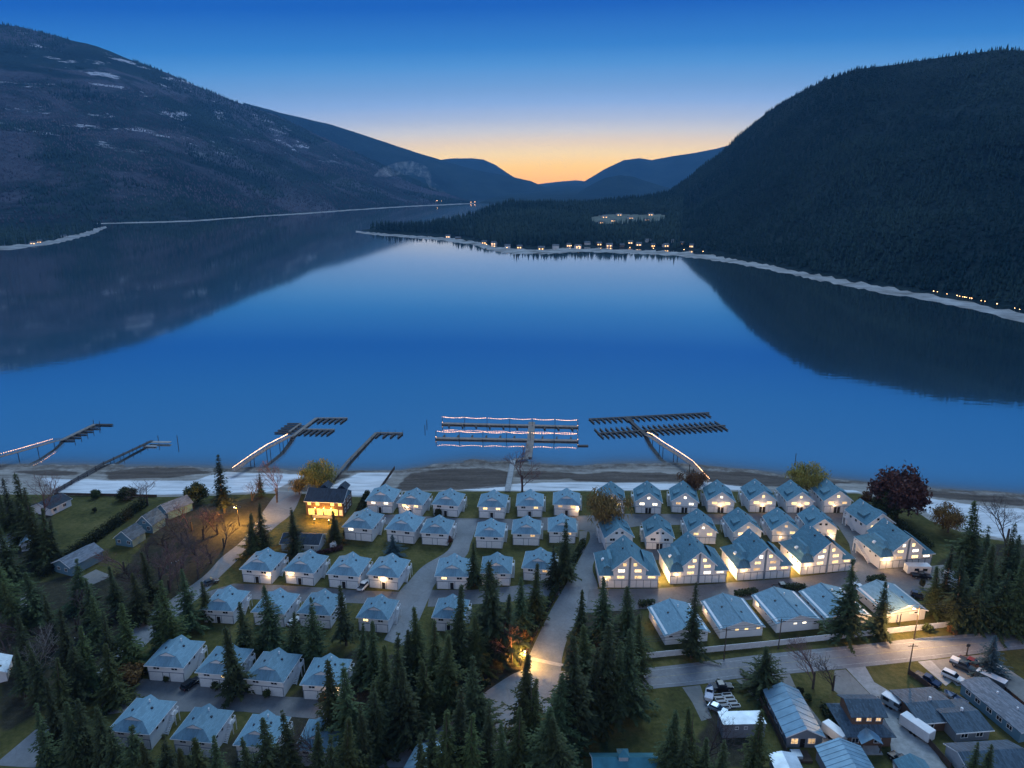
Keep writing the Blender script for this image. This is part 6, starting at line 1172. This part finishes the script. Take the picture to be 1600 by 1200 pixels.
clump('in front of the grey trailer building at the bottom edge', [(29.68,109.28,18.1), (33.22,108.39,18.6), (38.08,105.94,14.7), (45.26,108.39,18.1), (35.07,106.65,14.3), (30.59,105.24,15.6)])
clump('in front of the dark-roofed house at lower right', [(86.22,108.83,11.2), (87.81,108.1,11.3)])
conifer('tall slender conifer standing before the left beach', (-100.01,226.67,22.1), 3, wide=1.15)
clump('around the glowing lodge and its garage', [(-92.16,240.98,9.4), (-77.37,199.71,16.7), (-79.72,197.32,14.7), (-66.7,197.32,15.7), (-56.01,204.64,11.6)])
conifer('small bluish spruce on the lawn behind the third row', (-35.88,194.59,8.8), crown=SPR, wide=1.2, name='blue_spruce')

def bare_mesh(seed, h, m, spread=.55, levels=5, thin=1.0):
    r = random.Random(seed); b = MB()
    def grow(p, d, L, rad, lv):
        n = 3 if lv < 2 else 2; q = p
        for k in range(n):
            d = (d + Vector((r.gauss(0, .14), r.gauss(0, .14), r.gauss(.04, .06)))).normalized(); e = q + d * (L / n); b.tube(q, e, rad * (1 - .25 * k / n), rad * (1 - .25 * (k + 1) / n), 5 if lv < 2 else 3, False); q = e
            if lv < levels and k > 0 or lv == 0:
                for _ in range(2 if lv > 0 else 1):
                    a = r.uniform(0, 6.28); s = Vector((math.cos(a), math.sin(a), 0)); grow(q, (d * r.uniform(.5, .9) + s * spread * r.uniform(.7, 1.3)).normalized(), L * r.uniform(.55, .78), rad * .55, lv + 1) if lv < levels else None
        if lv < levels: grow(q, d, L * .7, rad * .7, lv + 1)
    grow(Vector((0, 0, -.2)), Vector((0, 0, 1)), h * .34, h * .014 * thin, 0); return b
BARE = []
for k, (sp_, lv) in enumerate(((.6, 5), (.8, 5), (.42, 5), (.7, 5))):
    b = bare_mesh(300 + k, 10, None, sp_, 5); zs = max(v[2] for v in b.v); BARE.append({c: b.mesh('branches', M[c]) for c in ('twig', 'ptwig', 'palebark')} | {'h': zs})
def bare(label, spec, c='twig', k=None, wide=1.0, name='bare_tree'):
    x, y, h = spec; k = random.randrange(4) if k is None else k; B_ = BARE[k]; z = float(ground_z(np.array(x), np.array(y))); r = thing(name, label, 'tree', (x, y, z), random.uniform(0, 6.28), 'bare trees'); s = (h - z) / B_['h']; r.scale = (s * wide, s * wide, s)
    link('branches', B_[c], r); link('trunk', cached('btrunk', lambda: MB().tube((0, 0, -.3), (0, 0, 3.2), .22, .15, 7).mesh('trunk', M['bark'])), r)
bare('bare spreading tree above the left beach', (-129.77,232.84,11.8), 'twig', 1, 1.2); bare('tall thin reddish bare tree behind the glowing lodge', (-84.55,235.5,15.5), 'ptwig', 2, .8); bare('low bare tree left of the tall reddish one', (-94.1,237.12,10.0), 'twig', 1, 1.2); bare('large bare poplar alone on the beach by the middle gangway', (3.82,244.95,19.8), 'ptwig', 0, 1.0)
bare('bare pinkish tree on the corner lawn by the road', (68.23,137.03,11.9), 'ptwig', 2); bare('bare grey tree on the corner lawn by the road', (72.45,136.4,10.7), 'twig', 2); bare('bare grey tree standing before the right-hand beach', (156.67,203.8,16.3), 'twig', 1, 1.1); bare('bare tree stump-like between right-hand conifers', (149.4,206.76,9.7), 'twig', 2, .7); bare('bare tree at the far left edge by the beach', (-177.99,227.68,14.0), 'twig', 0); bare('pale bare birch among the dark stand on the left', (-110.38,140.96,12.5), 'palebark', 1, 1.1); bare('bare brown tree behind the far left conifers', (-157.08,217.94,18.1), 'ptwig', 0)
L_ = [(-107.28,199.71,10.3), (-104.89,204.64,11.1), (-97.68,197.32,10.4), (-99.59,208.04,10.6), (-109.81,192.69,9.0), (-102.01,183.62,11.3), (-97.1,187.15,11.5), (-107.32,180.19,10.8), (-101.69,173.66,9.9), (-90.88,183.62,9.7), (-90.86,192.69,9.6), (-90.68,202.15,9.1), (-114.06,187.15,9.8), (-96.26,211.11,10.3), (-105.6,213.34,10.3), (-96.11,176.87,11.4)]
for i, q in enumerate(sorted(L_, key=lambda q: q[0] / q[1])): bare(f'{nth(i, len(L_))} leafless brown tree in the brushwood left of the street', q, random.choice(['twig', 'twig', 'ptwig']), None, 1.35)
L_ = [(-120.26,147.45,11.5), (-122.92,154.97,10.9), (-111.74,149.89,9.8), (-117.8,140.51,10.3), (-111.62,158.97,10.2)]
for i, q in enumerate(sorted(L_, key=lambda q: q[0] / q[1])): bare(f'{nth(i, len(L_))} leafless tree among the left edge conifers', q, 'twig', None, 1.3)
bare('bare grey tree in front of the grey trailer building', (38.67,115.8,10.6), 'twig', 1, 1.1); bare('thin bare tree at the bottom edge before the nearest duplexes', (-36.15,111.85,14.0), 'twig', 2, .7); bare('bare shrubby tree beside the entrance lamp', (0.0,146.25,10.5), 'ptwig', 0)

def leafy_mesh(seed, m, shape='round', n=3800, size=.05, droop=0.0, low=.3):
    """crown of unit height (0..1): small faces through lobed volume"""
    r = np.random.default_rng(seed); nl = 26; lob = r.normal(0, 1, (nl, 3)); lob /= np.linalg.norm(lob, axis=1)[:, None]; lob *= r.uniform(.3, .95, nl)[:, None]
    P_ = lob[r.integers(0, nl, n)] * 1.0 + r.normal(0, .19, (n, 3)); rad = np.linalg.norm(P_, axis=1); P_ = P_[rad < 1.25]; n = len(P_)
    P_ = P_ * np.array([.42, .42, (1 - low) / 2.3]); P_[:, 2] += low + (1 - low) / 2
    d = r.normal(0, 1, (n, 3)); d /= np.linalg.norm(d, axis=1)[:, None]
    if droop: d[:, 2] = -abs(d[:, 2]) - droop; d /= np.linalg.norm(d, axis=1)[:, None]
    u = np.cross(d, r.normal(0, 1, (n, 3))); u /= np.linalg.norm(u, axis=1)[:, None]; s = size * r.uniform(.6, 1.4, n)[:, None]; wd = .22 if droop else .6
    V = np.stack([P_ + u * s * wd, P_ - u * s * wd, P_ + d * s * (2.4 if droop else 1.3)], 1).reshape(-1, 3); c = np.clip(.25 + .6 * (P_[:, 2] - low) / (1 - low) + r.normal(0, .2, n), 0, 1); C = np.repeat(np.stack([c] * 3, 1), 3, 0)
    return npmesh('crown', V, np.arange(len(V)).reshape(-1, 3), m, C)
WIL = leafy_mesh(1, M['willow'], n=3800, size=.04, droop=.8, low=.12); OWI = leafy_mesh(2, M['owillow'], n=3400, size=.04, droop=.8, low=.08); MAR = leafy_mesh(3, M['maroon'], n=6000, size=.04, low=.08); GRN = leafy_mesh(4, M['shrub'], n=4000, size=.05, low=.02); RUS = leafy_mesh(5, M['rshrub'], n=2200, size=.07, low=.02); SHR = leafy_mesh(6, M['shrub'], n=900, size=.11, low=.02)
def leafy(label, spec, me, wide=1.0, name='willow_tree', cat='tree', trunk=True, group=None):
    x, y, h = spec; z = float(ground_z(np.array(x), np.array(y))); r = thing(name, label, cat, (x, y, z), random.uniform(0, 6.28), group); s = h - z; link('crown', me, r).scale = (s * wide, s * wide, s)
    if trunk: link('trunk', cached('ltr', lambda: MB().tube((0, 0, -.03), (0, 0, .3), .032, .024, 7).tube((0, 0, .28), (.10, .02, .62), .02, .008, 5).tube((0, 0, .28), (-.09, .05, .6), .02, .008, 5).tube((0, 0, .28), (.0, -.08, .66), .02, .008, 5).mesh('trunk', M['bark'])), r).scale = (s, s, s)
    return r
leafy('yellow willow behind the glowing lodge on the beach edge', (-71.57,244.95,12.8), WIL, 1.15); leafy('orange-brown willow at the left end of the gable lakefront row', (30.61,211.55,16.3), OWI, 1.1); leafy('yellow-brown willow beside the lit right-hand ramp', (65.93,240.42,10.8), OWI, 1.2); leafy('golden willow behind the gable houses on the beach edge', (108.37,241.54,13.1), WIL, 1.25); leafy('golden willow on the grass before the right-hand beach', (143.3,212.44,10.5), WIL, 1.2)
leafy('big maroon tree at the right end of the lakefront', (131.08,221.75,20.1), MAR, .95, 'broadleaf_tree'); leafy('dark green cedar-like tree left of the big maroon tree', (126.71,221.75,11.1), GRN, .9, 'broadleaf_tree'); leafy('small red shrub left of the big maroon tree', (126.68,234.96,4.5), RUS, 1.1, 'shrub', 'shrub', False)
leafy('brown willow-like tree near the lodge driveway', (-78.54,242.66,6.9), OWI, 1.2); leafy('dark round tree near the tall slender conifer', (-113.11,235.5,8.2), GRN, 1.1, 'broadleaf_tree'); leafy('dark bush by the low beach fence at left', (-151.89,239.31,3.3), GRN, 1.4, 'shrub', 'shrub', False); leafy('wide dark bush by the beach left of the bare tree', (-140.1,238.21,4.5), GRN, 1.8, 'shrub', 'shrub', False)
for i, (q, lab, me, wd) in enumerate([((-79.35,139.41,1.6), 'round shrub at the door of the leftmost fifth-row duplex', SHR, 1.0), ((-67.18,136.61,2.0), 'round shrub at the door of the second fifth-row duplex', SHR, 1.0), ((-54.63,134.1,1.9), 'round shrub at the door of the third fifth-row duplex', SHR, 1.0), ((-41.85,132.67,2.3), 'golden round shrub at the door of the rightmost fifth-row duplex', RUS, 1.0), ((106.23,158.43,2.2), 'green bush in front of the white fence', SHR, 1.3), ((111.97,157.62,2.2), 'rusty bush in front of the white fence', RUS, 1.3), ((130.57,159.79,2.8), 'orange-lit bush at the right end of the road', RUS, 1.6), ((32.13,150.38,2.5), 'bush left of the nearest low garage', SHR, 1.4), ((-25.32,223.69,3.1), 'bush beside the third lakefront duplex', SHR, .9), ((-87.04,138.32,5.1), 'rusty brush beside the left street', RUS, 1.4), ((116.25,179.18,2.7), 'dark small conical bush behind the cream garage', SHR, .6), ((-145.79,227.68,1.7), 'small bush alone on the left lawn', SHR, 1.0), ((58.0,192.69,2.6), 'dark bush between big house roofs', SHR, 1.2), ((-20.37,204.64,2.7), 'brown bush beside the curving lane', RUS, 1.2), ((3.21,154.97,2.8), 'brush at the foot of the entrance hedge', RUS, 1.6), ((47.1,138.32,1.4), 'low bush by the black pickup', SHR, 1.0), ((64.67,135.34,1.7), 'bush at the lawn edge by the gravel drive', SHR, 1.0), ((65.48,133.08,1.7), 'second bush at the lawn edge by the gravel drive', SHR, 1.0)]): leafy(lab, q, me, wd, 'shrub', 'shrub', False, 'shrubs')
def hedge(label, pts, h, w, dens=90, name='hedge', m='hedge', lumpy=0.0):
    r = np.random.default_rng(int(abs(pts[0][0] * 10)) + 5); o = np.array(pts[0]); V = []; C = []; F = []
    for a, c in zip(pts, pts[1:]):
        a = np.array(a) - o; c = np.array(c) - o; L = np.linalg.norm(c - a); n = int(L * dens * h); t = r.random(n); nrm = np.array([-(c - a)[1], (c - a)[0]]) / L; f = r.uniform(-.5, .5, n) * w; hz_ = h * (1 - lumpy * np.abs(np.sin(t * L / 1.15 * 3.14)) * .45) if lumpy else np.full(n, h)
        z = hz_ * r.random(n) ** .7; xy = a[None] + (c - a)[None] * t[:, None] + nrm[None] * (f * (1 - .45 * (z / h) ** 2 * (1 if lumpy else .2)))[:, None]; p = np.concatenate([xy, z[:, None]], 1)
        d = r.normal(0, 1, (n, 3)); d /= np.linalg.norm(d, axis=1)[:, None]; u = np.cross(d, r.normal(0, 1, (n, 3))); u /= np.linalg.norm(u, axis=1)[:, None]; s = .36 * r.uniform(.6, 1.4, n)[:, None]
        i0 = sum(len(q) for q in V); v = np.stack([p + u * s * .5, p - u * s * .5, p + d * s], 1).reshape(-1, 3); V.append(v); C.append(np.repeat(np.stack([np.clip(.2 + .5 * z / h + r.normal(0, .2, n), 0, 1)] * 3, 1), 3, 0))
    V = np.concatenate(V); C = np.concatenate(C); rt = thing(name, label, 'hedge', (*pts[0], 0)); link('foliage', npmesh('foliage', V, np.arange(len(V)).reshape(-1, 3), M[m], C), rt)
    b = MB()
    for a, c in zip(pts, pts[1:]):
        k = max(1, int(math.dist(a, c) / 1.6))
        for j in range(k): t = j / k; x = a[0] + (c[0] - a[0]) * t - pts[0][0]; y = a[1] + (c[1] - a[1]) * t - pts[0][1]; b.tube((x, y, 0), (x, y, h * .7), .06, .02, 4)
    b.build('stems', M['bark'], rt)
hedge('long dark cedar hedge between the left lawn and the blue cottages', [(-136.88,183.62), (-134.87,191.93), (-133.57,206.76), (-131.5,224.68)], 4.4, 2.8, 40, lumpy=1.0); hedge('cedar hedge end by the left bare tree', [(-132.01,225.67), (-130.46,232.84)], 4.4, 2.6, 40, lumpy=1.0); hedge('dark hedge lining the left side of the entrance road', [(2.82,150.38), (8.92,167.52), (14.77,182.58), (22.81,204.64)], 2.0, 1.6)
hedge('dark hedge between the lodge and the first duplex', [(-53.72,208.04), (-53.0,220.31), (-52.9,240.98)], 2.4, 2.0); hedge('dark hedge beside the rightmost houses', [(129.25,220.31), (129.74,211.11), (131.06,200.51)], 3.0, 2.6, 26, lumpy=.6); hedge('clipped hedge behind the second low garage', [(61.83,174.61), (68.41,176.22)], 1.6, 1.8); hedge('clipped hedge behind the third low garage', [(76.17,177.86), (82.67,177.86)], 1.8, 2.0); hedge('clipped hedge behind the cream garage', [(102.13,181.55), (107.4,183.27)], 1.8, 2.0); hedge('clipped hedge behind the nearest low garage', [(34.33,169.63), (38.66,170.54)], 1.6, 1.8); hedge('cedar hedge along the left side of the two-storey house', [(67.48,131.07), (67.52,124.41), (67.55,120.85)], 2.2, 1.2, 30, lumpy=.7); hedge('maroon low hedge beside the dark-roofed garage', [(-60.19,197.32), (-53.21,201.33)], 1.3, 1.6, m='maroon'); hedge('dark hedge along the lower left lane', [(-87.98,128.15), (-86.83,135.14), (-85.83,143.91)], 1.6, 1.6); hedge('dark hedge beside the main road at the bottom', [(-26.63,115.8), (-16.34,126.63), (-5.13,138.76)], 1.2, 1.2)


# ================================================================ the blue evening air
hz = bpy.data.materials.new('evening_haze'); hz.use_nodes = True; nt = hz.node_tree; nt.nodes.clear()
ho = nt.nodes.new('ShaderNodeOutputMaterial'); pv = nt.nodes.new('ShaderNodeVolumePrincipled'); nt.links.new(pv.outputs[0], ho.inputs['Volume'])
pv.inputs['Color'].default_value = (.16, .50, 1.0, 1); pv.inputs['Density'].default_value = 0.000045; pv.inputs['Anisotropy'].default_value = 0.0
tag(MB().box(-15300, 15300, -3300, 13600, -16, 1250).build('haze', hz), kind='stuff')
